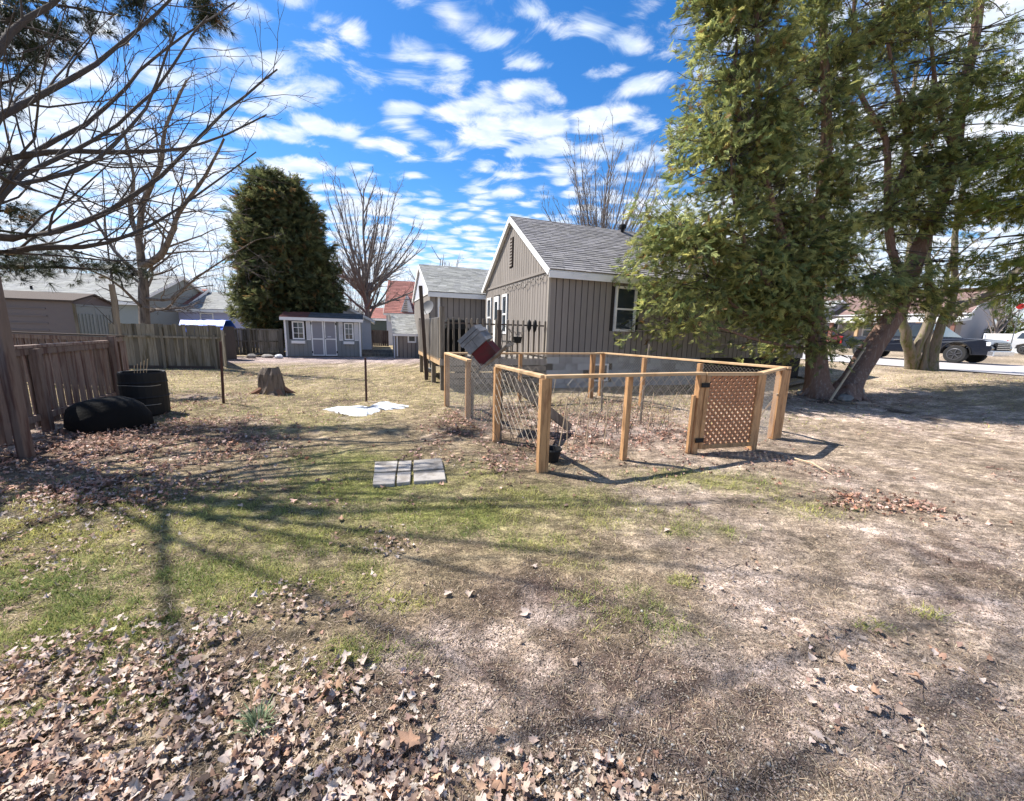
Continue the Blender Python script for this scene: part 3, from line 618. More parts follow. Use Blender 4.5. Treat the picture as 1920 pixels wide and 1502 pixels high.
# string lights under the belt
mb = MB(); pts = []
for i in range(9):
    y0, y1 = .15+i*.42, .15+(i+1)*.42
    for k in range(5): u_ = k/5; pts.append(V(-.09, y0+(y1-y0)*u_, 3.17-.09*sin(pi*u_)-(.1 if i == 3 else 0)*sin(pi*u_)))
mb.tube(pts, .006, 4); lt = tag(mb.build('string_light', M['bulb'], off=(0, 0, 0)), 'dark string of small bulbs hanging along the gable under the belt trim', 'string lights')
lt.location = tuple(C0 + np.array(Matrix.Rotation(TH, 3, 'Z') @ Vector(lt.location))); lt.rotation_euler = (0, 0, TH); ORG[lt.name] = ORG[lt.name]
lo_ = ORG[lt.name]
bulb_me = MB().lathe([(.004, 0), (.012, -.01), (.016, -.035), (.003, -.06)], (0, 0, 0), 6)
bm_ = to_mesh('bulb', np.array(bulb_me.v), bulb_me.f, M['bulb'])
for i, p in enumerate(pts[::2]): link('bulb', bm_, lt, p-lo_)
# roof vent pipe
pv = MB().lathe([(.06, 0), (.06, .3), (.14, .32), (.14, .42), (.05, .47)], (4.25, 3.0, 5.15), 10); pv.build('roof_vent', M['black'], house)

# second wing ------------------------------------------------------------------
wing = thing('garage', 'grey shingled side building with pale gable wall behind the raised deck', 'garage', D(807, 600, 17)*V(1, 1, 0), TH)
gable(wing, 7.5, 6.2, 3.12, 4.55, .2, M['siding'], M['shingleL'], over=.1, eo=.18, wb=.25)
MB().beam((-.03, 0, 3.1), (-.03, 6.2, 3.1), .04, .06).build('belt_trim', M['white'], wing)
MB().tube([(.35, -.08, 3.0), (.35, -.07, .4)], .05, 8).build('downspout', M['white'], wing)
boards(wing, M['paleblue'], V(-.02, 0, 0), V(0, 1, 0), V(-1, 0, 0), 6.2, 3.14, lambda s1: 4.5-(1.42)*abs(s1-3.1)/3.1, .3, name='gable_board')
MB().lathe([(.005, .0), (.005, .01)], (0, 0, 0), 4)
# lean-to
lt_ = thing('lean_to', 'small taupe lean-to with white framed window at the end of the garage', 'shed', G(741, 671), TH)
box('wall', M['sidingd'], lt_, .002, 1.55, .002, 1.6, 0, 1.28)
boards(lt_, M['siding'], V(0, 0, 0), V(1, 0, 0), V(0, -1, 0), 1.55, 0, lambda s: 1.26, .22, openings=[(.68, 1.1, .85, 1.25)])
boards(lt_, M['siding'], V(0, 0, 0), V(0, 1, 0), V(-1, 0, 0), 1.6, 0, lambda s: 1.26+s*.55, .22)
window(lt_, V(0, 0, 0), V(1, 0, 0), V(0, -1, 0), .7, 1.08, .86, 1.2, M['white'], .08)
rf = MB().prism([V(-.1, -.15, 1.22), V(-.1, 1.75, 2.3), V(-.1, 1.75, 2.36), V(-.1, -.15, 1.28)], V(1.75, 0, 0)).build('roof', M['white'], lt_)
shingles(rf, V(-.1, -.17, 1.285), V(1, 0, 0), V(0, 1.9, 1.08), 1.75, 2.19, M['shingleL'], .15, .3)
MB().beam((1.67, -.17, 1.26), (1.67, 1.75, 2.35), .03, .14).build('verge_board', M['white'], lt_)
MB().beam((-.1, -.165, 1.23), (1.66, -.165, 1.23), .025, .12).build('fascia', M['white'], lt_)
MB().tube([(.12, -.08, 1.2), (.12, -.08, .1)], .035, 6).build('downspout', M['white'], lt_)
MB().beam((-.03, -.03, 0), (-.03, -.03, 1.25), .06, .06).build('corner_board', M['paleblue'], lt_)

# garden shed ---------------------------------------------------------------------
sh = thing('garden_shed', 'grey garden shed with white trimmed double doors and shuttered windows under the cedar', 'shed', G(537, 669), radians(20))
SL, SD = 3.55, 2.2
box('wall', M['sidingd'], sh, .0, SL, .0, SD, .03, 1.98)
boards(sh, M['shedgrey'], V(0, 0, 0), V(1, 0, 0), V(0, -1, 0), SL, .03, lambda s: 1.96, .2, gap=.01, openings=[(1.2, 2.38, 0, 1.9), (.34, .9, .88, 1.8), (2.75, 3.2, .88, 1.8)])
boards(sh, M['shedgrey'], V(SL, 0, 0), V(0, 1, 0), V(1, 0, 0), SD, .03, lambda s: 1.96, .3, gap=.006)
for a, b_ in ((.38, .86), (2.78, 3.17)):
    w_ = window(sh, V(0, 0, 0), V(1, 0, 0), V(0, -1, 0), a, b_, .92, 1.75, M['white'], .06, bars=(1, 2))
    box('flower_box', M['white'], sh, a-.08, b_+.05, -.17, -.02, .68, .82)
for a in (.98, 2.5, 3.25):
    s_ = MB().box(a, a+.19, -.035, -.019, .86, 1.8).build('shutter', M['white'], sh)
    for i in range(3): MB().box(a+.035+i*.05, a+.055+i*.05, -.037, -.0352, .9, 1.76).build('shutter_groove', M['sheddoor'], s_)
for i, (a, b_) in enumerate(((1.2, 1.78), (1.8, 2.38))):
    d_ = box('door', M['sheddoor'], sh, a, b_, -.03, -.019, .06, 1.86)
    f = MB()
    for xx in (a+.03, b_-.03): f.box(xx-.03, xx+.03, -.05, -.031, .06, 1.86)
    for zz_ in (.09, .92, 1.83): f.box(a+.061, b_-.061, -.049, -.031, zz_-.03, zz_+.03)
    f.build('door_frame', M['white'], d_)
    for zz_ in (.25, 1.7):
        xx = a+.02 if i == 0 else b_-.02; MB().box(xx-.02, xx+.02, -.062, -.051, zz_-.06, zz_+.06).build('hinge', M['black'], d_)
    if i == 1: MB().lathe([(.025, -.03), (.025, .0)], (a+.05, -.055, .95), 8, 'y').build('handle', M['black'], d_)
box('sign', M['paleblue'], sh, 1.95, 2.12, -.036, -.031, 1.02, 1.07)
for xx in (.035, SL-.035): box('corner_board', M['white'], sh, xx-.04, xx+.04, -.04, -.019, .03, 1.95)
box('skid', M['oldwood'], sh, -.02, SL+.02, .0, .12, -.03, .03)
rf = MB().prism([V(-.15, -.2, 1.9), V(-.15, 1.1, 2.2), V(-.15, SD+.2, 1.9), V(-.15, SD+.2, 1.96), V(-.15, 1.1, 2.27), V(-.15, -.2, 1.97)], V(SL+.3, 0, 0)).build('roof', M['white'], sh)
shingles(rf, V(-.15, -.22, 1.972), V(1, 0, 0), V(0, 1.3, .298), 1.25, 1.34, M['roofred'], .14, .3)
shingles(rf, V(1.1, -.22, 1.972), V(1, 0, 0), V(0, 1.3, .298), SL-.95, 1.34, M['roofdark'], .14, .3, name='dark_shingles')
MB().beam((-.15, -.215, 1.9), (SL+.15, -.215, 1.9), .025, .15).build('fascia', M['white'], sh)

# neighbours ---------------------------------------------------------------------
def nb(name, lab, cat, p, rz): return thing(name, lab, cat, V(p[0], p[1], 0), rz)
g1 = nb('garage', 'lilac clapboard garage with pale grey roof beyond the weathered fence', 'garage', D(285, 600, 27), radians(4))
gable(g1, 8.4, 6, 2.5, 3.75, 0, M['lilac'], M['shingleL'], front='clap', left='clap', right='clap', course=.2, tab=.5, rjit=.12)
window(g1, V(0, 0, 0), V(1, 0, 0), V(0, -1, 0), 3.2, 4.0, 1.4, 2.2, M['white'], .07)
g2 = nb('house', 'grey green sided bungalow with long pale roof beyond the brown fence at far left', 'house', D(-70, 600, 24), radians(1))
gable(g2, 13.2-3.4+.8, 7, 2.75, 4.55, 0, M['greysid'], M['shingleL'], front='clap', left=None, right='clap', course=.2, tab=.5, rjit=.12)
MB().tube([(3.4, .9, 3.1), (3.4, .9, 3.55)], .06, 8).build('vent_pipe', M['black'], g2)
g2b = nb('house', 'small grey green house with a white framed window left of the tangled bare tree', 'house', D(222, 600, 27), radians(3))
gable(g2b, 4.2, 5, 2.5, 3.9, 0, M['greysid'], M['shingler'], front='clap', left='clap', right='clap', course=.2, tab=.5, rjit=.12)
window(g2b, V(0, 0, 0), V(1, 0, 0), V(0, -1, 0), .95, 1.6, 1.45, 2.45, M['white'], .09, mid=True)
g3 = nb('building', 'pale lilac clapboard gabled building directly behind the garden shed', 'house', D(697, 655, 27), TH+pi/2)
gable(g3, 7., 6.6, 2.05, 3.75, .0, M['paleblue'], M['shingler'], front=None, left='clap', course=.2, tab=.5, over=.18)
window(g3, V(0, 0, 0), V(0, 1, 0), V(-1, 0, 0), 2.1, 2.6, 1.2, 1.8, M['glass'], .04)
g4 = nb('house', 'house with tall red roof and small pointed dormer behind the lean-to', 'house', D(726, 640, 36), radians(10))
gable(g4, 5.5, 7, 3.0, 6.0, 0, M['paleblue'], M['shingler'], front='clap', left='clap', course=.22, tab=.5)
dm = MB().prism([V(1.15, -.15, 2.75), V(2.45, -.15, 2.75), V(1.8, -.15, 4.6)], V(0, 2.4, 0)).build('dormer', M['white'], g4)
mb = MB()
for i in range(9): z = 2.85+i*.17; hw = .52*(4.45-z)/1.75; mb.box(1.8-hw, 1.8+hw*.2, -.19, -.155, z, z+.1)
mb.build('siding', mat('tan_siding', (.42, .37, .31)), dm, kind='stuff')
window(g4, V(0, 0, 0), V(1, 0, 0), V(0, -1, 0), .2, .95, 2.2, 2.75, M['white'], .12)
g5 = nb('outbuilding', 'low dark walled outbuilding with salmon red roof seen between two sheds', 'shed', D(695, 640, 40), radians(8))
gable(g5, 4.2, 4, 2.5, 3.5, 0, mat('dark_green_wall', (.06, .075, .07)), M['shingler'], front=None, left=None, course=.22, tab=.5)
# metal shed far left
ms = thing('metal_shed', 'taupe metal shed with grey green ribbed doors in its gable end, beyond the brown fence', 'shed', D(144, 628, 14)*V(1, 1, 0), TH)
SDp, SLn = 2.3, 2.6
MB().prism([V(0, 0, 0), V(0, SDp, 0), V(0, SDp, 2.2), V(0, SDp/2, 2.47), V(0, 0, 2.2)], V(-SLn, 0, 0)).build('wall', M['metalshed'], ms)
for z in (.9, 1.15, 1.4, 1.65, 1.9): box('wall_rib', M['metalshed'], ms, -SLn, -.7, -.025, -.002, z, z+.04)
for i in range(2):
    do = box('door', M['metaldoor'], ms, .002, .03, .12+i*1.035, 1.14+i*1.035, .1, 2.05)
    for k in range(5): MB().box(.031, .055, .18+i*1.035+k*.19, .26+i*1.035+k*.19, .15, 1.78).build('rib', M['metaldoor'], do)
for yy in (.05, SDp-.05): box('corner_post', M['fencegrey'], ms, .002, .05, yy-.05, yy+.05, 0, 2.12)
box('lintel', M['greysid'], ms, .004, .052, .101, SDp-.101, 2.06, 2.11)
MB().prism([V(.1, -.1, 2.17), V(.1, SDp/2, 2.48), V(.1, SDp+.1, 2.17), V(.1, SDp+.1, 2.23), V(.1, SDp/2, 2.54), V(.1, -.1, 2.23)], V(-SLn-.2, 0, 0)).build('roof', M['darkwood'], ms)
# blue tarp
mb = MB(); rg = random.Random(2); a, b_ = D(330, 607, 17), D(415, 607, 17)
vs = []
for i in range(15):
    for j in range(4):
        p = a+(b_-a)*i/14+V(0, [0, .25, .6, .9][j], [-.35, .14, .16, -.2][j]+rg.uniform(-.03, .03)); vs.append(p)
tag(mb.add(vs, [(i*4+j, (i+1)*4+j, (i+1)*4+j+1, i*4+j+1) for i in range(14) for j in range(3)]).build('tarp', M['tarp'], smooth=True), 'bright blue tarp draped over a stack beyond the weathered fence', 'tarp')
tag(MB().box(a[0]+.03, b_[0]-.03, a[1]+.1, a[1]+.8, 0, 1.45).build('woodpile', M['barkdark']), 'stack of dark wood under the blue tarp', 'woodpile')

# ------------------------------------------------------------------ deck
dk = thing('deck', 'raised weathered deck with picket railing against the house gable', 'deck', C0, TH)
DX, DZ = -3.0, .86
def rot_board(name, m, par, *a): return box(name, m, par, *a)
for i in range(20): box('deck_board', M['deckwood'], dk, DX, -.05, -.02+i*.235, .2+i*.235, DZ-.03, DZ+(.002 if i % 2 else 0))
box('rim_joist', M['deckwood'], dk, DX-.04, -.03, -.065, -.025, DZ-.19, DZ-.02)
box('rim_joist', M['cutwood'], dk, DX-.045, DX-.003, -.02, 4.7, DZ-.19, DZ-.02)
for k in range(3): box('skirt_board', M['oldwood'], dk, DX+.06, -.04, -.06, -.035, DZ-.36-.17*k+.17-.16, DZ-.36-.17*k+.16-.02)
for (xx, yy) in ((DX+.05, .05), (DX+.05, 1.6), (DX+.05, 3.2), (DX+.05, 4.6), (-1.5, .05), (-.15, .0), (-1.5, 2), (-1.5, 4)):
    box('support_post', M['oldwood'], dk, xx-.06, xx+.06, yy-.01, yy+.11, -.05, DZ-.2)
pk = MB().beam((0, 0, 0), (0, 0, 1.08), .05, .035); pk.add([(-.02, -.0175, 1.08), (.02, -.0175, 1.08), (.02, .0175, 1.08), (-.02, .0175, 1.08), (0, 0, 1.11)], [(0, 1, 4), (1, 2, 4), (2, 3, 4), (3, 0, 4)])
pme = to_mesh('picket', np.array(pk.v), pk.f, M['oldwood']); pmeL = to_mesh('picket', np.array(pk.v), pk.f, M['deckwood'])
for i in range(18):
    xx = DX+.16+i*.16
    if abs(xx+1.45) > .07: link('picket', pme, dk, (xx, -.045, DZ-.06), (random.uniform(-.01, .01), random.uniform(-.02, .02), 0))
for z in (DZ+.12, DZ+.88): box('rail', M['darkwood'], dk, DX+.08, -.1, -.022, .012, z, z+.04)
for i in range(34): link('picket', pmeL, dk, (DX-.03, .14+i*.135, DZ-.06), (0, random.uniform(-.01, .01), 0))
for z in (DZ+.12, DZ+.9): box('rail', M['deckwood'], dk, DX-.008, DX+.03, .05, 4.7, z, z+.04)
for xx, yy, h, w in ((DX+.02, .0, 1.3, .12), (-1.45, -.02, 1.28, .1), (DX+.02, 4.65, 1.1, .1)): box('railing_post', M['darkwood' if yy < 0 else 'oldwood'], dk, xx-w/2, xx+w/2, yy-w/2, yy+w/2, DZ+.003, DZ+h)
MB().beam((DX-.12, 2.0, .05), (DX-.30, 1.7, DZ+1.95), .1, .1).build('leaning_post', M['darkwood'], dk)
# two paddles hooked on the railing
def dpt(x, y, z): c_, s_ = cos(TH), sin(TH); return V(C0[0]+x*c_-y*s_, C0[1]+x*s_+y*c_, z)
for k, xx in enumerate((-.62, -.45)):
    a = dpt(xx, -.1, DZ+.1)-V(0, 0, 0); p = MB().tube([dpt(xx, -.10, DZ+.02), dpt(xx, -.10, DZ+.78)], .014, 6); o = dpt(xx, -.10, DZ+.95)
    pts_ = [dpt(xx, -.1, DZ+z) for z in (.72, .80, .90, 1.0, 1.06)]; p2 = MB().tube(pts_, [.015, .05, .062, .05, .015], 8)
    r_ = thing('paddle', ['dark rounded paddle hooked on the deck railing, the one nearer the corner post', 'dark rounded paddle hooked on the deck railing, the one nearer the house corner'][k], 'paddle', dpt(xx, -.1, DZ))
    p.build('shaft', M['darkwood'], r_, off=-dpt(xx, -.1, DZ)); p2.build('blade', M['black'], r_, off=-dpt(xx, -.1, DZ), smooth=True)
# covered grill, chair and small table on the deck
grr = thing('grill', 'barbecue grill under a dark cover at the deck corner', 'grill', dpt(-2.55, .5, DZ), TH)
MB().add([(-.3, -.25, 0), (.3, -.25, 0), (.3, .25, 0), (-.3, .25, 0), (-.34, -.28, .75), (.34, -.28, .75), (.34, .28, .75), (-.34, .28, .75), (-.22, -.15, 1.02), (.22, -.15, 1.02), (.22, .15, 1.02), (-.22, .15, 1.02)], [(0, 1, 5, 4), (1, 2, 6, 5), (2, 3, 7, 6), (3, 0, 4, 7), (4, 5, 9, 8), (5, 6, 10, 9), (6, 7, 11, 10), (7, 4, 8, 11), (8, 9, 10, 11)]).build('cover', M['bag'], grr, bevel=.04)
ch = thing('chair', 'black wire patio chair on the deck behind the pickets', 'chair', dpt(-.95, .55, DZ), TH+.3)
MB().lathe([(.22, .42), (.24, .44), (.22, .46)], (0, 0, 0), 16).build('seat', M['black'], ch)
for a_ in (.8, 2.35, 3.95, 5.5): MB().tube([(.2*cos(a_), .2*sin(a_), .43), (.27*cos(a_), .27*sin(a_), 0)], .012, 5).build('leg', M['black'], ch)
mb = MB(); mb.tube([(.22*cos(a_)*1.05, .22*sin(a_)*1.05, .44+.42*sin((a_-.1)/2.95*pi)) for a_ in np.linspace(.1, 3.05, 12)], .012, 5)
for a_ in np.linspace(.6, 2.5, 6): mb.tube([(.22*cos(a_), .22*sin(a_), .45), (.225*cos(a_), .225*sin(a_), .44+.4*sin((a_-.1)/2.95*pi))], .007, 4)
mb.build('backrest', M['black'], ch)
tb = thing('table', 'small round black metal table on the deck beside the wire chair', 'table', dpt(-1.75, .6, DZ))
MB().lathe([(.3, .62), (.31, .64), (.3, .66)], (0, 0, 0), 20).build('tabletop', M['black'], tb)
for a_ in (.5, 2.6, 4.7): MB().tube([(.1*cos(a_), .1*sin(a_), .62), (.26*cos(a_), .26*sin(a_), 0)], .013, 5).build('leg', M['black'], tb)
pl_ = thing('plant_pot', 'small dark pot hanging over the deck rail near the house', 'plant pot', dpt(-.95, -.12, DZ+.42))
MB().lathe([(.09, 0), (.12, .16), (.125, .17)], (0, 0, 0), 12).build('pot', M['black'], pl_)
mb = MB()
for _ in range(14): a_ = random.uniform(0, 6.28); mb.tube([(0, 0, .15), (.1*cos(a_), .1*sin(a_), .3), (.24*cos(a_), .24*sin(a_), random.uniform(.1, .4))], .004, 3)
mb.build('stem', M['twig'], pl_)
# satellite dish
ds = thing('satellite_dish', 'round grey satellite dish on a pole beside the deck and garage gable', 'satellite dish', D(806, 600, 15.4)*V(1, 1, 0))
dp = D(803, 578, 15.2)-D(806, 600, 15.4)*V(1, 1, 0); MB().tube([(0, 0, 0), (0, 0, dp[2]-.25), (dp[0], dp[1], dp[2]-.05)], .03, 8).build('pole', M['dish'], ds)
mb = MB(); axd = nrm(V(-.45, -.8, .4)); s1_ = nrm(np.cross(axd, V(0, 0, 1))); s2_ = np.cross(s1_, axd); vs = [dp]
for rr in (.15, .29):
    for k in range(18): a_ = k*2*pi/18; vs.append(dp+axd*rr*rr*.8+s1_*rr*cos(a_)+s2_*rr*sin(a_))
mb.add(vs, [(0, 1+k, 1+(k+1) % 18) for k in range(18)]+[(1+k, 19+k, 19+(k+1) % 18, 1+(k+1) % 18) for k in range(18)]); mb.build('dish', M['dish'], ds, smooth=True)
MB().tube([dp-s2_*.26, dp+axd*.3-s2_*.08], .012, 4).build('arm', M['dish'], ds); MB().tube([dp+axd*.27-s2_*.08, dp+axd*.35-s2_*.06], .03, 6).build('receiver', M['white'], ds)
# dark bin and clutter under the deck
bn = tag(MB().lathe([(.3, 0), (.36, .75), (.38, .77), (.36, .8)], tuple(G(872, 716)), 16).build('bin', M['black'], smooth=False), 'large dark plastic bin standing under the deck edge', 'bin')
tag(MB().box(0, .3, 0, .16, 0, .13).build('concrete_block', M['found'], off=G(798, 697)), 'pale concrete block on the grass by the deck post', 'block')

# ------------------------------------------------------------------ fenced garden
P1, P2_, P3, P4 = G(1013, 885), G(930, 828), G(877, 784), G(838, 762)
PR = G(1447, 822); PB = V(2.28, 10.0, 0); PB2 = V(1.95, 9.6, 0); PM = G(1168, 862); PGL = G(1298, 850); PGR = G(1402, 843); PL2 = P4+(PB-P4)*.42
PB3 = PB+(PR-PB)*.33; PB4 = PB+(PR-PB)*.66
gf_ = thing('garden_fence', 'new orange lumber and wire fence enclosing the vegetable bed, with a lattice gate', 'fence', P1)
def W2(p, z=0): return V(p[0]-P1[0], p[1]-P1[1], z)
def post(p, w, h, m='newwood', d=None, rz=TH):
    q = W2(p); d = d or w; mb = MB(); u, v = V(cos(rz), sin(rz), 0)*w/2, V(-sin(rz), cos(rz), 0)*d/2
    mb.prism([q-u-v, q+u-v, q+u+v, q-u+v], V(0, 0, h)); return mb.build('post', M[m], gf_, bevel=.003)
HP = 1.09
post(P1, .085, HP); post(P1+BX*.062, .035, HP-.002, d=.09); post(P2_, .09, HP); post(P3, .09, HP-.03); post(P4, .1, HP, 'newwood')
post(P2_+V(.05, .1, 0), .05, HP*.72, 'oldwood'); post(P3+V(.07, .06, 0), .05, .72, 'oldwood')
post(PM, .07, HP); post(PGL, .09, HP); post(PGL-BX*.085, .045, .82); post(PGR+BX*.07, .09, HP+.0)
post(PR, .1, HP+.03); post(PR+BX*.105, .09, HP+.02)
post(PB, .1, HP); post(PB2, .1, HP); post(PL2, .07, HP); post(PB3, .08, HP); post(PB4, .08, HP)
def rail(a, b_, z0=HP, z1=HP, w=.09, h=.038, m='cutwood', ext=.05):
    a, b_ = W2(a, z0+h/2+.001), W2(b_, z1+h/2+.001); d = nrm(b_-a); return MB().beam(a-d*ext, b_+d*ext, w, h).build('top_rail', M[m], gf_, bevel=.004)
rail(P2_, P1-AX*0, ext=.0); rail(P4, P4+(P2_-P4)*.52, z1=HP-.03); rail(P1+BX*.05, PGL, HP, HP); rail(PGR+BX*.06, PR, HP, HP+.03)
rail(P4+V(.06, .06, 0), PB2); rail(PB2+V(.05, .05, 0), PB); rail(PB+V(.07, -.05, 0), PR+BX*.1, HP, HP+.035)
# wire mesh panels: real wires in a diamond net
def net(a, b_, z0, z1, dx, dz, r, m, sag=.0, name='wire_mesh', side=0.):
    a, b_ = V(*a), V(*b_); L = np.linalg.norm(b_-a); u = (b_-a)/L; nn = V(-u[1], u[0], 0)*side; mb = MB(); H = z1-z0; rg = random.Random(9)
    k = -H/dz*dx
    def P(s, z): return W2(a+u*min(max(s, 0), L)+nn, z)+V(0, 0, rg.uniform(-sag, sag))
    s = k
    while s < L:
        for sg in (1, -1):
            # line from (s, z0) with slope dz/dx
            s0, s1 = s, s+H/dz*dx; t0, t1 = max(0, -s0)/(s1-s0), min(1., (L-s0)/(s1-s0))
            if t1 > t0+.02:
                za, zb_ = z0+H*t0, z0+H*t1
                if sg < 0: za, zb_ = z1-H*t0, z1-H*t1
                pa, pb = P(s0+(s1-s0)*t0, za), P(s0+(s1-s0)*t1, zb_)
                mb.tube([pa, (pa+pb)/2+V(rg.uniform(-sag, sag), rg.uniform(-sag, sag), rg.uniform(-sag, sag)), pb], r, 3, cap=False)
        s += dx
    return mb.build(name, M[m], gf_, kind='stuff')
net(P4, PB, .05, HP, .07, .065, .0019, 'wire'); net(PB, PR, .05, HP, .07, .065, .0019, 'wire'); net(PGR+BX*.1, PR, .05, HP, .06, .055, .0016, 'wire')
net(P4, P2_, .05, HP, .08, .07, .0014, 'wire', side=-.04); net(P2_, P1, .3, HP-.05, .16, .15, .004, 'netting', .01, 'netting', side=-.04)
net(P1+V(.5, 1.7, 0), P1+V(2.9, 2.6, 0), .25, .98, .17, .19, .004, 'netting', .015, 'netting'); net(P1+V(-1.25, 3.4, 0), P1+V(.1, 2.6, 0), .3, 1., .17, .17, .004, 'netting', .015, 'netting')
# lattice gate
gt = thing('lattice_gate', 'orange wood lattice gate standing shut between the garden posts', 'gate', PGL+BX*.05)
gu = nrm((PGR-PGL)); GWd = np.linalg.norm(PGR-PGL)-.03; gt.rotation_euler = (0, 0, atan2(gu[1], gu[0]))
Z0, Z1 = .07, HP-.01
for a, b_, c_, d_ in ((0, .06, Z0, Z1), (GWd-.06, GWd, Z0, Z1), (.06, GWd-.06, Z0, Z0+.06), (.0, GWd, Z1+.002, Z1+.05)):
    MB().box(a, b_, -.06, -.02, c_, d_).build('gate_frame', M['newwood' if c_ < Z1 else 'cutwood'], gt, bevel=.003)
mlat = mat('lattice_wood', (.40, .19, .095), .75, .2, 5, bump=.15, obj=.1)
def laths(sgn, y0, y1):
    x0, x1, z0, z1 = .05, GWd-.05, Z0+.05, Z1; w = .036; pit = .066; c = -1.2
    while c < 2.2:
        # line z = sgn*x + c
        pts_ = []
        for xx in (x0, x1):
            z = sgn*xx+c
            if z0 <= z <= z1: pts_.append((xx, z))
        for z in (z0, z1):
            xx = (z-c)/sgn
            if x0 < xx < x1: pts_.append((xx, z))
        c += pit*sqrt(2)
        if len(pts_) >= 2:
            pts_.sort(); a, b_ = pts_[0], pts_[-1]
            if math.dist(a, b_) > .04: MB().beam((a[0], (y0+y1)/2, a[1]), (b_[0], (y0+y1)/2, b_[1]), w, abs(y1-y0), up=(0, 1, 0)).build('lath', mlat, gt)
laths(1, -.040, -.032); laths(-1, -.031, -.023)
for z in (.2, Z1-.12): MB().box(-.075, .05, -.075, -.061, z-.03, z+.03).build('hinge', M['black'], gt)
# fallen brown plank leaning inside
tag(MB().beam(P2_+V(.12, -.1, HP-.12), G(1068, 808)+V(0, 0, .05), .14, .04, up=V(0, -1, .5)).build('plank', M['oldwood']), 'weathered brown plank leaning from the garden fence down to the bed', 'plank')
# canes and stakes in the bed
cans = [((1063, 845), (1062, 752)), ((1072, 838), (1092, 750)), ((1098, 838), (1106, 736)), ((1132, 838), (1140, 744)), ((1045, 850), (1064, 748)), ((1212, 820), (1226, 736)), ((1035, 745), (1042, 708)), ((1255, 780), (1270, 735))]
for i, (a, b_) in enumerate(cans):
    p = G(*a); q = D(b_[0], b_[1], p[1]+.05)
    tag(MB().tube([p-V(0, 0, .05), (p+q)/2+V(.01, 0, 0), q], .007, 5).build('cane', M['cane']), 'thin pale plant cane stuck in the garden bed behind the front rail', 'cane', 'plant canes in the garden bed')
for (a, b_, lab) in (((1128, 772), (1129, 713), 'short grey stake in the garden bed left of the middle front post'), ((1200, 793), (1208, 723), 'leaning grey stake in the garden bed right of the middle front post'), ((1202, 745), (1218, 645), 'tall thin grey pipe standing behind the back rail of the garden')):
    p = G(*a); q = D(b_[0], b_[1], p[1]); tag(MB().tube([p-V(0, 0, .05), q], .022, 6).build('stake', M['oldwood']), lab, 'stake')
# dry stalks
mb = MB()
for _ in range(150):
    p = P1+BX*random.uniform(-.2, 3.2)+AX*random.uniform(.9, 4.2); 
    if p[0] > 3.6: continue
    h = random.uniform(.1, .45); mb.tube([p, p+V(random.uniform(-.08, .08), random.uniform(-.08, .08), h*.6), p+V(random.uniform(-.2, .2), random.uniform(-.1, .1), h)], [.005, .004, .002], 3, cap=False)
tag(mb.build('dry_stalks', M['twigd']), 'dark dried plant stalks left standing in the garden bed', 'stalks', kind='stuff')
a = G(1488, 862); b_ = G(1560, 893); tag(MB().tube([a+V(0, 0, .02), (a+b_)/2+V(.02, .03, .05), b_+V(0, 0, .02)], [.012, .010, .005], 5).build('stick', M['cane']), 'pale bare stick lying on the lawn just behind the right hand leaf pile', 'stick')
# black pot
pt = thing('plant_pot', 'cracked black plastic pot lying behind the front corner post', 'plant pot', G(1034, 864))
MB().lathe([(.085, 0), (.115, .14), (.13, .15), (.12, .17), (.105, .165), (.075, .02)], (0, 0, 0), 18).build('pot', M['black'], pt)
# sticks leaning on right post
for i, (a, b_) in enumerate((((1408, 798), (1460, 742)), ((1412, 800), (1458, 738)))):
    p = G(*a); q = D(b_[0], b_[1], 6.1); tag(MB().tube([p, (p+q)/2+V(0, 0, .02), q], .011, 5).build('stick', M['cane']), ['thin pale stick leaning against the right corner post of the garden', 'thin pale stick leaning just above the other on the right corner post'][i], 'stick')
# tilted birdhouse -------------------------------------------------------------
bpos = D(914, 661, 6.3)
bh = thing('birdhouse', 'large tilted grey plank birdhouse with red front, on its slanted board above the garden fence', 'birdhouse', bpos); bh.rotation_euler = (radians(6), radians(-42), radians(-16)); bh.scale = (.88,)*3
# local: front faces -y, up z; tilted to the left
box('front_panel', M['red'], bh, -.19, .18, -.20, -.18, -.13, .15)
box('wall', M['red'], bh, -.185, .175, -.178, .18, -.13, .12)
for i in range(2): box('roof_plank', M['boxgrey'], bh, -.21+i*.211, -.003+i*.211, -.235, .21, .155, .33)
box('roof_plank', M['boxgrey'], bh, -.23, .22, -.245, .22, .335, .40); box('roof_plank', M['boxgrey'], bh, -.22, .20, -.23, .20, .415, .49)
box('inner_box', M['darkwood'], bh, -.2, .19, -.21, .19, .325, .42)
for i in range(5): box('platform_board', M['oldwood'], bh, -.25+i*.136, -.118+i*.136, -.27, .24, -.165, -.135)
box('batten', M['oldwood'], bh, .40, .43, -.275, .24, -.195, -.167)
p = G(915, 800); tag(MB().tube([V(bpos[0]+.12, bpos[1]+.1, -.05), V(bpos[0]+.12, bpos[1]+.12, bpos[2]-.28)], .03, 6).build('birdhouse_pole', M['darkwood']), 'dark pole standing in the bed under the tilted birdhouse', 'pole')

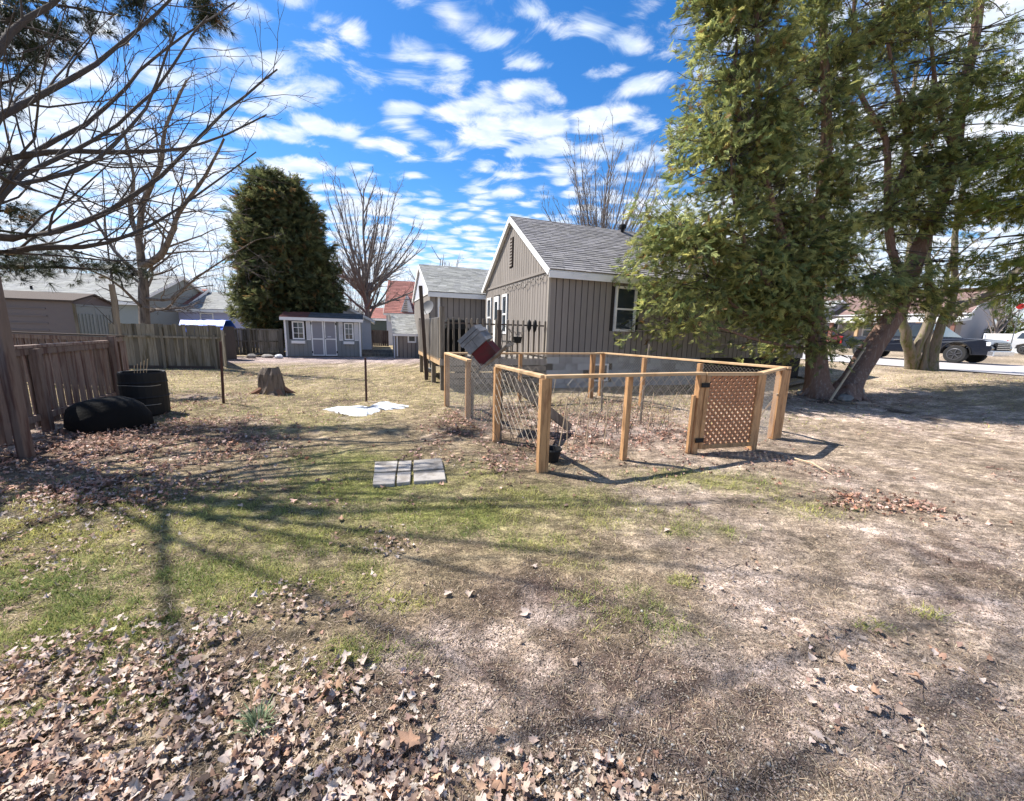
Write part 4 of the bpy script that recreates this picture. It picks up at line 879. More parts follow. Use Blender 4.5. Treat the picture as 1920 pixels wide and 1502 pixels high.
# ------------------------------------------------------------------ lawn objects
for a, b_, lab in (((687, 753), (685, 671), 'thin rusty rod standing in the lawn behind the snow patch'), ((419, 757), (413, 640), 'rusty rod standing at the end of the weathered grey fence')):
    p = G(*a); q = D(b_[0], b_[1], p[1]); tag(MB().tube([p-V(0, 0, .05), q], .024, 8).build('metal_rod', M['rust']), lab, 'rod')
stp = G(512, 738); rg = random.Random(4); mb = MB()
prof = [(0, .27), (.1, .24), (.28, .23), (.46, .22), (.58, .18)]
vs = []; n_ = 18; jl = [rg.uniform(.72, 1.25) for _ in range(n_)]
for z, r in prof:
    for k in range(n_): a_ = k*2*pi/n_; rr = r*(1+(jl[k]-1)*(1.2 if z < .1 else .8)+rg.uniform(-.1, .1)); vs.append((rr*cos(a_)*1.2, rr*sin(a_), z*(1+((.10*cos(a_+1)+rg.uniform(-.08, .06)) if z > .5 else 0))))
vs.append((0.02, 0, .56)); k5 = 4*n_
fs = [(i*n_+j, i*n_+(j+1) % n_, (i+1)*n_+(j+1) % n_, (i+1)*n_+j) for i in range(4) for j in range(n_)]
st = thing('tree_stump', 'old grey brown tree stump with jagged sides on the back lawn', 'tree stump', stp)
MB().add(vs[:-1], fs).build('trunk', M['bark'], st, smooth=False)
MB().add(vs[k5:k5+n_]+[vs[-1]], [(j, (j+1) % n_, n_) for j in range(n_)]).build('cut_face', M['oldwood'], st)
for a_ in (3.4, 5.6, .4, 1.8): MB().tube([(.2*cos(a_), .18*sin(a_), .12), (.36*cos(a_), .3*sin(a_), .03), (.52*cos(a_), .42*sin(a_), -.02)], [.09, .06, .02], 6, jit=.15).build('root', mat('rotten_wood', (.20, .11, .07), .95, .3), st)
# pavers
pv = [((703, 871), (746, 869), (743, 888), (702, 890)), ((748, 869), (772, 868), (770, 886), (746, 888)), ((701, 893), (742, 891), (740, 912), (699, 914)), ((745, 891), (771, 889), (769, 908), (744, 911)), ((776, 868), (828, 864), (832, 883), (775, 887)), ((776, 890), (833, 886), (836, 904), (776, 908))]
pl = ['far left', 'far middle', 'near left', 'near middle', 'far right', 'near right']
for q, l in zip(pv, pl):
    P_ = [G(*k) for k in q]; P_ = [V(k[0], k[1], float(ground_h(k[0], k[1]))*0-.02) for k in P_]
    tag(MB().prism([P_[3], P_[2], P_[1], P_[0]], V(0, 0, .05+random.uniform(0, .008))).build('paving_slab', M['slab'], bevel=.006), 'pale concrete slab, %s of the six laid in the grass' % l, 'paving slab')
# black barrel and bag
br = thing('barrel', 'black plastic barrel with pale ties, standing by the end of the brown fence', 'barrel', G(277, 776))
MB().lathe([(.29, 0), (.31, .03), (.315, .30), (.325, .32), (.315, .34), (.315, .55), (.325, .57), (.315, .59), (.31, .72), (.30, .745), (.27, .74), (.26, .6)], (0, 0, 0), 24).build('body', M['black'], br, smooth=False)
mb = MB(); mb.tube([(.32*cos(a_), .32*sin(a_), .53+.01*sin(3*a_)) for a_ in np.linspace(3.2, 6.2, 14)], .004, 4); mb.tube([(.322*cos(a_), .322*sin(a_), .2) for a_ in np.linspace(4.2, 6.1, 10)], .004, 4); mb.build('tie', M['wire'], br)
mb = MB()
for k in range(5): mb.tube([(.05*k-.1, -.05, .6), (.06*k, -.12, .85+.03*k)], .006, 4)
mb.build('stick', M['cane'], br)
bp_ = G(207, 800); mb = MB(); rg = random.Random(8); vs = []; nA = 22; lev = [(0, .50), (.05, .54), (.18, .53), (.32, .46), (.40, .36), (.45, .18), (.43, .02)]
for z, r in lev:
    for k in range(nA): a_ = k*2*pi/nA; rr = r*(1+.06*sin(3*a_+z*5)+rg.uniform(-.025, .025)); vs.append((bp_[0]+rr*cos(a_)*1.0, bp_[1]+rr*sin(a_)*.75, z*(1+.05*cos(a_))))
tag(mb.add(vs, [(i*nA+j, i*nA+(j+1) % nA, (i+1)*nA+(j+1) % nA, (i+1)*nA+j) for i in range(6) for j in range(nA)]+[tuple(6*nA+j for j in range(nA))]).build('garden_bag', M['bag'], smooth=True), 'slumped round black garden bag lying at the foot of the brown fence', 'garden bag')

# ------------------------------------------------------------------ fences
def fline(root, base, a, b_, m, bw, gap, h, z0, th=.02, off=0., name='board', jit=.01, slant=0.):
    L = np.linalg.norm(b_-a); u = (b_-a)/L; n = V(-u[1], u[0], 0); s_ = 0; k = 0
    while s_ < L-bw*.5:
        hh = h+random.uniform(-jit, jit); p = a+u*(s_+bw/2)+n*off-base
        MB().beam(p+V(0, 0, z0), p+V(random.uniform(-slant, slant), 0, hh), bw*random.uniform(.94, 1), th, up=n).build(name, M[m], root); s_ += bw+gap; k += 1
fa, fb = V(-5.55, 2.4, 0), V(-7.57, 7.45, 0); fb = V(-6.75+2.13*-.394, 5.37+2.13*.919, 0); ud = nrm(fb-V(-6.75, 5.37, 0)); fa = fb-ud*5.6
lf = thing('wooden_fence', 'dark brown board fence with capped top rail along the left edge of the yard', 'fence', fa)
fline(lf, fa, fa, fb, 'fencebrown', .135, .048, 1.14, .06, off=.0)
nn_ = V(-ud[1], ud[0], 0)
for z, w, h in ((1.2, .11, .04), (1.13, .035, .09), (.2, .035, .09)):
    MB().beam(V(0, 0, z)-nn_*(.03 if w < .1 else 0), fb-fa+V(0, 0, z)-nn_*(.03 if w < .1 else 0), w, h).build('rail', M['fencebrown'], lf)
for s_ in (.1, 2.75, 3.55, 5.6): MB().beam(ud*s_-nn_*.075+V(0, 0, -.1), ud*s_-nn_*.075+V(0, 0, 1.3 if s_ > 5 else 1.17), .1, .09, up=nn_).build('post', M['fencebrown'], lf)
pb = G(50, 858); tag(MB().beam(pb-V(0, 0, .1), pb+V(0, 0, 2.55), .1, .1, up=(0, 1, 0)).build('wooden_post', M['fencebrown'], bevel=.006), 'tall dark brown square post standing in leaves in front of the brown fence', 'post')
pb = D(219, 600, 9.2)*V(1, 1, 0); tag(MB().beam(pb, pb+V(0, 0, 2.4), .08, .08, up=(0, 1, 0)).build('wooden_post', M['oldwood'], bevel=.006), 'grey post rising behind the end of the brown fence beside the metal shed', 'post')
# neighbour's dark red fence behind
ra, rb_ = D(20, 628, 9.4)*V(1, 1, 0), D(228, 628, 9.0)*V(1, 1, 0)
rf_ = thing('wooden_fence', 'dark red board fence showing just above the brown fence, before the metal shed', 'fence', ra)
fline(rf_, ra, ra, rb_, 'fencebrown', .15, .05, 1.12, .05, off=.0); fline(rf_, ra, ra+V(.1, 0, 0), rb_, 'fencebrown', .15, .05, 1.1, .05, off=.06)
MB().beam(V(0, 0, 1.24), rb_-ra+V(0, 0, 1.24), .12, .035).build('rail', M['darkwood'], rf_); MB().beam(V(0, -.02, 1.16), rb_-ra+V(0, -.02, 1.16), .04, .09).build('rail', M['fencebrown'], rf_)
ga, gb = G(215, 690), G(419, 692); ga[2] = gb[2] = 0
gfn = thing('wooden_fence', 'weathered grey stockade fence panel with mossy boards in the middle distance', 'fence', ga)
fline(gfn, ga, ga, gb, 'fencegrey', .128, .006, 1.5, .1, slant=.012, jit=.02)
uu = nrm(gb-ga); n2 = V(uu[1], -uu[0], 0)
for z in (1.08,): MB().beam(n2*.035+V(0, 0, z), gb-ga+n2*.035+V(0, 0, z), .05, .07).build('rail', M['fencegrey'], gfn)
for s_ in (1.55, 3.12): MB().beam(uu*s_+n2*.04, uu*s_+n2*.04+V(0, 0, 1.4 if s_ < 2 else 1.18), .09, .05, up=n2).build('post', M['fencegrey'], gfn)
MB().beam(V(0, 0, .05), gb-ga+V(0, 0, .05), .04, .1).build('kickboard', M['darkwood'], gfn)
ba, bb_ = G(385, 668), G(535, 668)
bf = thing('wooden_fence', 'shaded brown privacy fence with thick posts beside the garden shed', 'fence', ba)
fline(bf, ba, ba, bb_, 'fencegrey', .135, .004, 1.36, .05, jit=.01)
uu = nrm(bb_-ba); n2 = V(uu[1], -uu[0], 0); LL = np.linalg.norm(bb_-ba)
for z in (.15, .75, 1.33): MB().beam(n2*.03+V(0, 0, z), uu*LL+n2*.03+V(0, 0, z), .04, .06).build('rail', M['fencegrey'], bf)
for s_ in (.0, .75, 1.85, LL-.1): MB().beam(uu*s_+n2*.07, uu*s_+n2*.07+V(0, 0, 1.4), .11, .1, up=n2).build('post', M['fencegrey'], bf)
# fence continuing to meet both
ca, cb_ = gb+V(-.0, .2, 0), ba
cf = thing('wooden_fence', 'short shaded run of board fence joining the grey and brown fences', 'fence', ca)
fline(cf, ca, ca, cb_, 'fencegrey', .135, .004, 1.35, .05); MB().beam(V(.03, 0, 1.2), cb_-ca+V(.03, 0, 1.2), .04, .07).build('rail', M['fencegrey'], cf)
da, db = D(697, 640, 33)*V(1, 1, 0), D(727, 640, 33)*V(1, 1, 0)
df = thing('wooden_fence', 'small reddish brown fence far off between the pale building and the lean-to', 'fence', da); fline(df, da, da, db, 'fencebrown', .16, .02, 1.35, .05)
# rubble by the back fence
rg = random.Random(12)
def rock(name, p, s, lab, cat='rock', m='stone', flat=.65, parent=None):
    v = []; nA, nB = 8, 5
    for i in range(nB+1):
        ph = pi*i/nB-pi/2
        for k in range(nA): a_ = k*2*pi/nA; r = cos(ph)*rg.uniform(.8, 1.15); v.append((p[0]+s*r*cos(a_), p[1]+s*r*sin(a_)*.8, p[2]+s*flat*(sin(ph)*rg.uniform(.85, 1.1)+.6)))
    o = MB().add(v, [(i*nA+j, i*nA+(j+1) % nA, (i+1)*nA+(j+1) % nA, (i+1)*nA+j) for i in range(nB) for j in range(nA)]).build(name, M[m])
    return tag(o, lab, cat)
rock('rock', G(472, 672), .22, 'white grey rock at the foot of the brown fence left of the shed'); rock('rock', G(502, 671), .3, 'long flat rock heap before the fence beside the shed', flat=.4); rock('rock', G(523, 672), .2, 'small pale rock next to the shed corner', m='snow')
tag(MB().beam(G(455, 672), G(490, 668)+V(0, 0, .15), .14, .04).build('plank', M['oldwood']), 'grey plank lying along the foot of the shaded brown fence', 'plank')
pfm = thing('ramp', 'low grey wooden platform between the garden shed and lean-to', 'platform', G(668, 668), TH)
for i in range(6): box('plank', M['oldwood'], pfm, 0, 1.95, .02+i*.2, .2+i*.2, .12+i*.03, .16+i*.03)
box('fascia', M['oldwood'], pfm, 0, 1.95, -.01, .018, .0, .16)
rock('rock', G(1601, 742), .27, 'big grey fieldstone at the foot of the leaning cedar', flat=.8); rock('rock', G(1583, 752), .2, 'pale tan rock in front of the leaning cedar foot', flat=.6); rock('rock', G(1510, 742), .24, 'flat grey stone left of the upright cedar trunk', flat=.4); rock('rock', G(1564, 722), .2, 'white stone wedged between the two cedar trunks', flat=.7)
for i, (a, b_, l) in enumerate((((1480, 722), (1502, 708), 'thin grey board on the pile left of the cedar, tilted upward'), ((1470, 728), (1512, 722), 'wide grey board lying on the pile left of the cedar'), ((1478, 712), (1508, 718), 'dark board lying at the back of the pile left of the cedar'))):
    tag(MB().beam(G(*a)+V(0, 0, .05+.05*i), G(*b_)+V(0, 0, .1+.06*i), .22, .035).build('board', M['oldwood']), l, 'board')
# propped pole at leaning cedar and the beam between the trees
p = G(1556, 752); q = D(1622, 652, 11.0); tag(MB().tube([p, (p+q)/2, q], .03, 6).build('pole', M['cane']), 'pale straight pole propped against the leaning cedar trunk', 'pole')
p = D(1770, 546, 13.2); q = D(2010, 538, 13.2); tag(MB().beam(p, q, .05, .11).build('beam', M['cutwood']), 'tan horizontal board fixed high between the right hand trees', 'board')
# ------------------------------------------------------------------ trees
def tubes_mesh(name, tubes, m, base, sides=5, parent=None, kind=None, smooth=True):
    """tubes: list of (points (k,3), radii (k)); vectorised by length"""
    Vs, Fs, off = [], [], 0; groups = {}
    for p, r in tubes: groups.setdefault(len(p), []).append((p, r))
    for k, L in groups.items():
        P = np.array([q[0] for q in L]); R = np.array([q[1] for q in L]); n = len(L)
        d = np.empty_like(P); d[:, 1:-1] = P[:, 2:]-P[:, :-2]; d[:, 0] = P[:, 1]-P[:, 0]; d[:, -1] = P[:, -1]-P[:, -2]
        d /= np.maximum(np.linalg.norm(d, axis=-1, keepdims=True), 1e-9)
        up = np.array([.31, .22, .12]); up = up/np.linalg.norm(up)
        s_ = np.cross(d, up); s_ /= np.maximum(np.linalg.norm(s_, axis=-1, keepdims=True), 1e-9); u_ = np.cross(s_, d)
        a = np.arange(sides)*2*pi/sides
        fl = np.ones((n, k, sides, 1))
        if sides >= 8:
            rr_ = np.random.default_rng(int(abs(P[0, 0, 0])*1000) % 9999); fl = 1+rr_.normal(0, .075, (n, 1, sides, 1))*np.linspace(1.3, .6, k)[None, :, None, None]+rr_.normal(0, .035, (n, k, sides, 1))
        v = P[:, :, None]+fl*R[:, :, None, None]*(s_[:, :, None]*np.cos(a)[None, None, :, None]+u_[:, :, None]*np.sin(a)[None, None, :, None])
        Vs.append(v.reshape(-1, 3)); i = np.arange(k-1)[:, None]*sides; j = np.arange(sides)[None]; j2 = (j+1) % sides
        f = np.stack([i+j, i+j2, i+sides+j2, i+sides+j], -1).reshape(-1, 4)
        Fs.append((f[None]+(np.arange(n)*k*sides)[:, None, None]).reshape(-1, 4)+off); off += n*k*sides
    v = np.concatenate(Vs)-base; o = link(name, to_mesh(name, v, np.concatenate(Fs), m, smooth=smooth), parent); ORG[o.name] = np.zeros(3)
    if kind: o['kind'] = kind
    return o
def wander(p, d, L, k, wob, grav, rg):
    pts = [np.array(p, float)]; d = nrm(d)
    for i in range(k):
        d = nrm(d+np.array([rg.gauss(0, wob), rg.gauss(0, wob), rg.gauss(0, wob)+grav])); pts.append(pts[-1]+d*L/k)
    return np.array(pts), d
def at_(pts, u):
    k = len(pts)-1; i = min(int(u*k), k-1); w = u*k-i; return pts[i]*(1-w)+pts[i+1]*w, nrm(pts[i+1]-pts[i])
def spread(d, ang, rg, plane=None):
    a = nrm(np.cross(d, V(rg.gauss(0, 1), rg.gauss(0, 1), rg.gauss(0, 1)))); return nrm(d*cos(ang)+a*sin(ang))
def children(pts, r, L, rg, n, lo, hi, a0, a1, ls, k, wob, grav, rs=.6):
    out = []
    for i in range(n):
        u = lo+(hi-lo)*(i+rg.random())/n; p, d = at_(pts, u); dd = spread(d, radians(rg.uniform(a0, a1)), rg)
        l = L*ls*rg.uniform(.6, 1.15)*(1.1-.55*u); q, _ = wander(p, dd, l, k, wob, grav, rg); r0 = r*(1-.7*u)*rs
        out.append((q, l, r0))
    return out
def taper(r0, r1, k): return np.linspace(r0, r1, k)
def bare_tree(name, lab, base, stems, seed, m, mt, levels, group=None, r_tip=.004, cat='tree', trunk_m=None, sides=8):
    """stems: list of (points, r0, r1) main wood; levels: child settings per level"""
    rg = random.Random(seed); root = thing(name, lab, cat, base, 0, group); cur = []
    for i, (pts, r0, r1) in enumerate(stems):
        pts = np.array(pts, float); L = np.sum(np.linalg.norm(np.diff(pts, axis=0), axis=1))
        fine_ = []                                         # smooth the guide
        for a in range(len(pts)-1):
            for s_ in range(3):
                u = s_/3; p0, p1, p2, p3 = pts[max(a-1, 0)], pts[a], pts[a+1], pts[min(a+2, len(pts)-1)]
                fine_.append(.5*((2*p1)+(-p0+p2)*u+(2*p0-5*p1+4*p2-p3)*u*u+(-p0+3*p1-3*p2+p3)*u**3))
        fine_.append(pts[-1]); q = np.array(fine_); k = len(q)
        q[1:-1] += np.array([[rg.gauss(0, .012)*L*.25]*3 for _ in range(k-2)])*np.array([[rg.uniform(-1, 1), rg.uniform(-1, 1), rg.uniform(-.4, .4)] for _ in range(k-2)])
        rr = r0+(r1-r0)*np.linspace(0, 1, k)**.8
        if i == 0 or r0 > .12: rr = rr*np.array([1+rg.uniform(-.06, .06) for _ in range(k)]); 
        if abs(q[0][2]-base[2]) < .4: rr[0] *= 1.5; rr[1] *= 1.1; q[0] = q[0]-nrm(q[1]-q[0])*.18
        tubes_mesh('trunk' if abs(q[0][2]-base[2]) < .4 else 'limb', [(q, rr)], trunk_m or m, np.array(base), sides, root)
        cur.append((q, L, r0))
    for li, (n, lo, hi, a0, a1, ls, k, wob, grav, rs, sd) in enumerate(levels):
        nxt = []
        for q, L, r in cur:
            nn = n if isinstance(n, int) else max(2, int(n*L)); nxt += children(q, r, L, rg, nn, lo, hi, a0, a1, ls, k, wob, grav, rs)
        tb = [(q, taper(max(r, r_tip*1.2), max(r*.3, r_tip*.7), len(q))) for q, L, r in nxt]
        last = li == len(levels)-1
        nm = 'branches' if li == 0 else 'twigs'
        if li == 0 and len(tb) <= 60:
            for t_ in tb: tubes_mesh('branch', [t_], m, np.array(base), sd, root)
        else: tubes_mesh(nm, tb, m if li == 0 else mt, np.array(base), sd, root, 'stuff')
        cur = nxt
    return root
#       n  lo   hi  a0  a1  len  k  wob  grav  rs  sides
# large bare tree leaning in from the left, its trunk just outside the picture
def PX(lst): return [D(x, y, d) for x, y, d in lst]
tb_ = V(-8.3, 4.6, 0)
stems = [([tb_, (-8.4, 4.7, 1.6), (-8.2, 4.8, 3.4), (-7.9, 4.9, 5.2), (-7.2, 5.2, 8.2)], .27, .07)]
J = lambda h: V(-8.3+.04*h, 4.65+.04*h, h)
for h, pl_, r0 in ((2.6, [(-60, 470, 5), (60, 465, 5.3), (200, 455, 6), (330, 395, 6.8), (480, 285, 7.6)], .062), (3.2, [(-60, 440, 4.8), (150, 420, 5.4), (300, 330, 6), (420, 210, 6.6), (520, 130, 7)], .055),
                   (3.7, [(-60, 300, 4.6), (90, 285, 5), (260, 285, 5.6), (380, 270, 6.2), (500, 215, 6.8)], .05), (4.2, [(-80, 240, 4.6), (40, 195, 5), (180, 120, 5.6), (290, 30, 6), (370, -60, 6.3)], .055),
                   (4.0, [(-60, 360, 4.8), (60, 290, 5.2), (200, 200, 5.8), (300, 100, 6.3), (440, 5, 6.8)], .045), (3.4, [(-60, 400, 4.2), (40, 330, 4.5), (180, 260, 5), (290, 170, 5.4), (390, 30, 5.8)], .04),
                   (4.6, [(-60, 120, 4.8), (20, 60, 5.1), (130, -20, 5.5), (240, -120, 5.9)], .06), (2.4, [(-60, 330, 4), (40, 345, 4.3), (180, 300, 4.8), (270, 200, 5.2), (330, 60, 5.5)], .035)):
    stems.append(([J(h)]+PX(pl_), r0, .010))
for i in range(13):
    a = J(4.6+.28*i); az = i*2.4; dv = V(cos(az), sin(az)*.8, 0)*(4.6-.12*i) if i % 3 else V(4.8, [-1.2, .6, 2.2, -.4, 1.4][i//3], 0)
    zt_ = max(6.2+.28*i, 2.6+.78*(a+dv)[1] if (a+dv)[0] > -6 else 0); b = V(*(a+dv)); b[2] = zt_+.6
    stems.append(([a, a*.66+b*.34-V(0, 0, .2), a*.33+b*.67, b], .042, .008))
bare_tree('bare_tree', 'large leafless tree leaning in from the left edge with long arching limbs over the lawn', tb_, stems, 3, M['barkdark'], M['twigd'],
          [(2.0, .2, 1., 20, 45, .33, 6, .12, .04, .34, 5), (2.2, .15, 1., 22, 50, .5, 5, .15, .03, .5, 4), (4.2, .12, 1., 25, 55, .5, 4, .18, .03, .5, 3)], r_tip=.0028)
# second bare tree, standing just outside the picture; its crown shades the near lawn
to = V(-7.4, 1.0, 0); so_ = [([to, to+V(.1, .1, 2), to+V(.3, .3, 4.2), to+V(.6, .6, 6.5), to+V(.8, .9, 9)], .22, .05)]
for h, e in ((3.6, V(4.6, 2.8, 4.2)), (4.0, V(6.2, 1.6, 4.4)), (4.4, V(6.6, 3.3, 5.2)), (4.6, V(5.0, .2, 4.6)), (5., V(7.6, 2.2, 5.4)), (5.4, V(4.0, 3.4, 4.5)), (3.8, V(7.2, .6, 3.8)), (4.8, V(8.4, 3.2, 5.2)), (5.6, V(8.8, 1.2, 4.6))):
    a = to+V(.25, .25, h); b = a+e; so_.append(([a, a+e*V(.3, .3, .42), a+e*V(.65, .65, .72), b], .036, .008))
bare_tree('bare_tree', 'spreading bare tree just outside the left edge whose limbs reach over the near lawn', to, so_, 5, M['barkdark'], M['twigd'], [(1.6, .25, 1., 22, 50, .32, 5, .13, .02, .42, 5), (1.8, .2, 1., 22, 50, .5, 4, .15, .02, .5, 4), (2.2, .2, 1., 22, 50, .5, 3, .15, .02, .5, 3)], r_tip=.004)
# tangled bare tree behind the weathered fence
b_ = D(272, 640, 14.6)*V(1, 1, 0)
st_ = [([b_, D(270, 560, 14.6), D(268, 510, 14.6), D(262, 450, 14.5), D(268, 380, 14.4)], .19, .08), ([D(268, 500, 14.6), D(300, 480, 14.2), D(322, 440, 14), D(335, 400, 13.8), D(385, 330, 13.6), D(420, 260, 13.4)], .13, .03),
       ([D(262, 450, 14.5), D(245, 400, 14.6), D(250, 330, 14.6), D(230, 240, 14.6)], .1, .03), ([D(268, 380, 14.4), D(300, 310, 14), D(310, 240, 14), D(350, 150, 14)], .1, .03), ([D(268, 520, 14.6), D(215, 470, 15), D(170, 400, 15.2), D(120, 340, 15.4)], .09, .02),
       ([D(272, 560, 14.6), D(320, 560, 14), D(370, 520, 13.6), D(430, 480, 13.4), D(480, 450, 13.4)], .06, .012), ([D(270, 575, 14.5), D(310, 580, 14), D(345, 545, 13.6), D(400, 535, 13.3)], .05, .012)]
bare_tree('bare_tree', 'tangled bare tree with forked trunk behind the weathered grey fence', b_, st_, 11, M['bark'], M['twigd'],
          [(3.0, .15, 1., 25, 65, .40, 5, .16, .03, .36, 5), (3.0, .2, 1., 25, 60, .5, 4, .18, .02, .5, 4), (3.8, .2, 1., 25, 60, .55, 3, .2, .02, .6, 3)], r_tip=.005)
p = D(219, 600, 9.6)*V(1, 1, 0)
bare_tree('sapling', 'thin leaning bare sapling at the end of the brown fence', p, [([p, p+V(.05, 0, 1.5), p+V(-.08, .1, 3.2), p+V(-.02, .2, 5)], .03, .008)], 13, M['barkdark'], M['twigd'], [(10, .3, 1., 25, 50, .22, 4, .1, .05, .5, 3)], r_tip=.004)
# vase shaped bare maple behind the pale building
def vase(name, lab, base, H, R_, n, seed, r0, up0=.35, mt='twig', m='barkgrey', lean=0., lv=None, split=.17):
    rg = random.Random(seed); base = np.array(base, float); s_ = [([base, base+V(0, 0, H*split*.6), base+V(.05, 0, H*split), base+V(.1, 0, H*.40), base+V(-.05, 0, H*.68), base+V(.1, .0, H*.93)], r0, r0*.09)]
    for i in range(n):
        a = i*2.4+rg.uniform(-.3, .3); h = H*(split*.75+.22*rg.random()); l = R_*rg.uniform(.35, 1.); d = V(cos(a), sin(a), 0)
        top = H*(1.0-.55*(l/R_)**2.2*rg.uniform(.8, 1.1)); top = max(top, h+.8)
        s_.append(([base+V(0, 0, h), base+d*l*.28+V(0, 0, h+(top-h)*.22), base+d*l*.62+V(0, 0, h+(top-h)*.55), base+d*l+V(0, 0, top)], r0*.42*rg.uniform(.7, 1.1), r0*.06))
    return bare_tree(name, lab, base, s_, seed, M[m], M[mt], lv or [(1.25, .2, 1., 14, 34, .36, 5, .06, .06, .42, 4), (1.7, .2, 1., 15, 38, .48, 4, .08, .05, .6, 3), (1.6, .2, 1., 15, 40, .5, 3, .1, .04, .7, 3)], r_tip=.008)
mb_ = D(690, 640, 30)*V(1, 1, 0)
vase('maple_tree', 'tall bare maple with a wide vase shaped crown, behind the pale lilac building', mb_, 12.2, 5.2, 22, 21, .30, split=.26, lv=[(1.8, .2, 1., 14, 38, .36, 5, .07, .05, .42, 4), (2.2, .2, 1., 15, 42, .48, 4, .09, .04, .6, 3), (2.0, .2, 1., 15, 45, .5, 3, .1, .04, .7, 3)])
tb2 = D(825, 640, 38)*V(1, 1, 0)
vase('bare_tree', 'small spreading bare tree far off behind the garage roof', tb2, 8.6, 4.6, 14, 22, .28, lv=[(1.1, .2, 1., 25, 60, .4, 5, .14, .04, .5, 4), (1.5, .2, 1., 25, 60, .5, 4, .15, .03, .6, 3)], split=.3, m='bark', mt='twigd')
tb3 = D(1118, 640, 25)*V(1, 1, 0)
vase('bare_tree', 'upright bare tree with many straight limbs rising behind the house roof', tb3, 12.2, 5.0, 34, 23, .24, split=.28, lv=[(1.8, .2, 1., 12, 30, .38, 5, .06, .06, .42, 4), (2.2, .2, 1., 15, 36, .48, 4, .08, .05, .6, 3), (2.2, .2, 1., 15, 40, .5, 3, .1, .04, .7, 3)])
# thin far trees, each with its own stem
rg = random.Random(31); k = 0
for px, dep, H, w in ([(rg.uniform(-60, 480), rg.uniform(45, 60), rg.uniform(7.5, 11.5), 2.2) for _ in range(30)]+[(rg.uniform(655, 800), rg.uniform(48, 60), rg.uniform(6, 8.5), 2.4) for _ in range(12)]+[(rg.uniform(1560, 2000), rg.uniform(60, 75), rg.uniform(9, 13), 3.2) for _ in range(12)]):
    b = D(px, 640, dep)*V(1, 1, 0); b[2] = gz(b[0], b[1]) if px > 1500 else 0
    side = 'beyond the far left roofs' if px < 500 else ('beyond the pale lilac building' if px < 900 else 'across the road on the right')
    vase('far_tree', 'thin bare tree in the hazy row %s' % side, b, H, w, 5, 100+k, .13, mt='twig', lv=[(2.2, .15, 1., 15, 38, .38, 4, .06, .06, .42, 3), (2.2, .2, 1., 15, 40, .5, 3, .08, .05, .6, 3)])['group'] = 'bare trees %s' % side; k += 1

# cedar sprays
def spray_template(seed=0):
    rg = random.Random(seed); v = []; f = []
    def lf(p, d, l, w):
        d = nrm(d); sd = nrm(np.cross(d, V(0, 0, 1))); n = len(v); tip = p+d*l+V(0, 0, -.14*l)
        v.extend([p, p+d*l*.6+sd*w, tip, p+d*l*.6-sd*w+V(0, 0, .02)]); f.append((n, n+1, n+2)); f.append((n, n+2, n+3))
    lf(V(0, 0, 0), V(0, 1, -.15), 1., .04)
    for i in range(5):
        for sg in (-1, 1): lf(V(0, .1+.16*i, -.03*i), V(sg*(.6-.05*i), .8, rg.uniform(-.5, .2)), .5-.05*i+rg.uniform(-.12, .12), .04)
    return np.array(v), np.array(f)
ST = [spray_template(i) for i in range(3)]
def foliage(name, P, Dr, size, colf, root, base, m, seed=0, droop=.5, T=ST):
    rg = np.random.default_rng(seed); P = np.array(P); Dr = np.array(Dr); n = len(P)
    Dr = Dr+rg.normal(0, .7, (n, 3)); Dr[:, 2] -= droop*1.7*rg.random(n); Dr /= np.linalg.norm(Dr, axis=1, keepdims=True)
    up = rg.normal(0, .55, (n, 3)); up[:, 2] += .8; sx = np.cross(Dr, up); sx /= np.linalg.norm(sx, axis=1, keepdims=True); uz = np.cross(sx, Dr)
    R = np.stack([sx, Dr, uz], -1)*(size*rg.uniform(.6, 1.35, n))[:, None, None]
    tv, tf = T[0]; C = colf(P, n, rg)
    o = link(name, scatter(name, tv, tf, R, P-base, m, C), root); o['kind'] = 'stuff'; ORG[o.name] = np.zeros(3); return o
def cedar_col(y, g, br=.04):
    def f(P, n, rg):
        t_ = np.clip(rg.normal(.45, .38, n), 0, 1)[:, None]**1.3; c = np.array(y)*t_+np.array(g)*(1-t_); b = rg.random(n) < br; c[b] = np.array([.22, .13, .05]); return np.clip(c*(1+rg.normal(0, .25, (n, 1))), .005, .9)
    return f
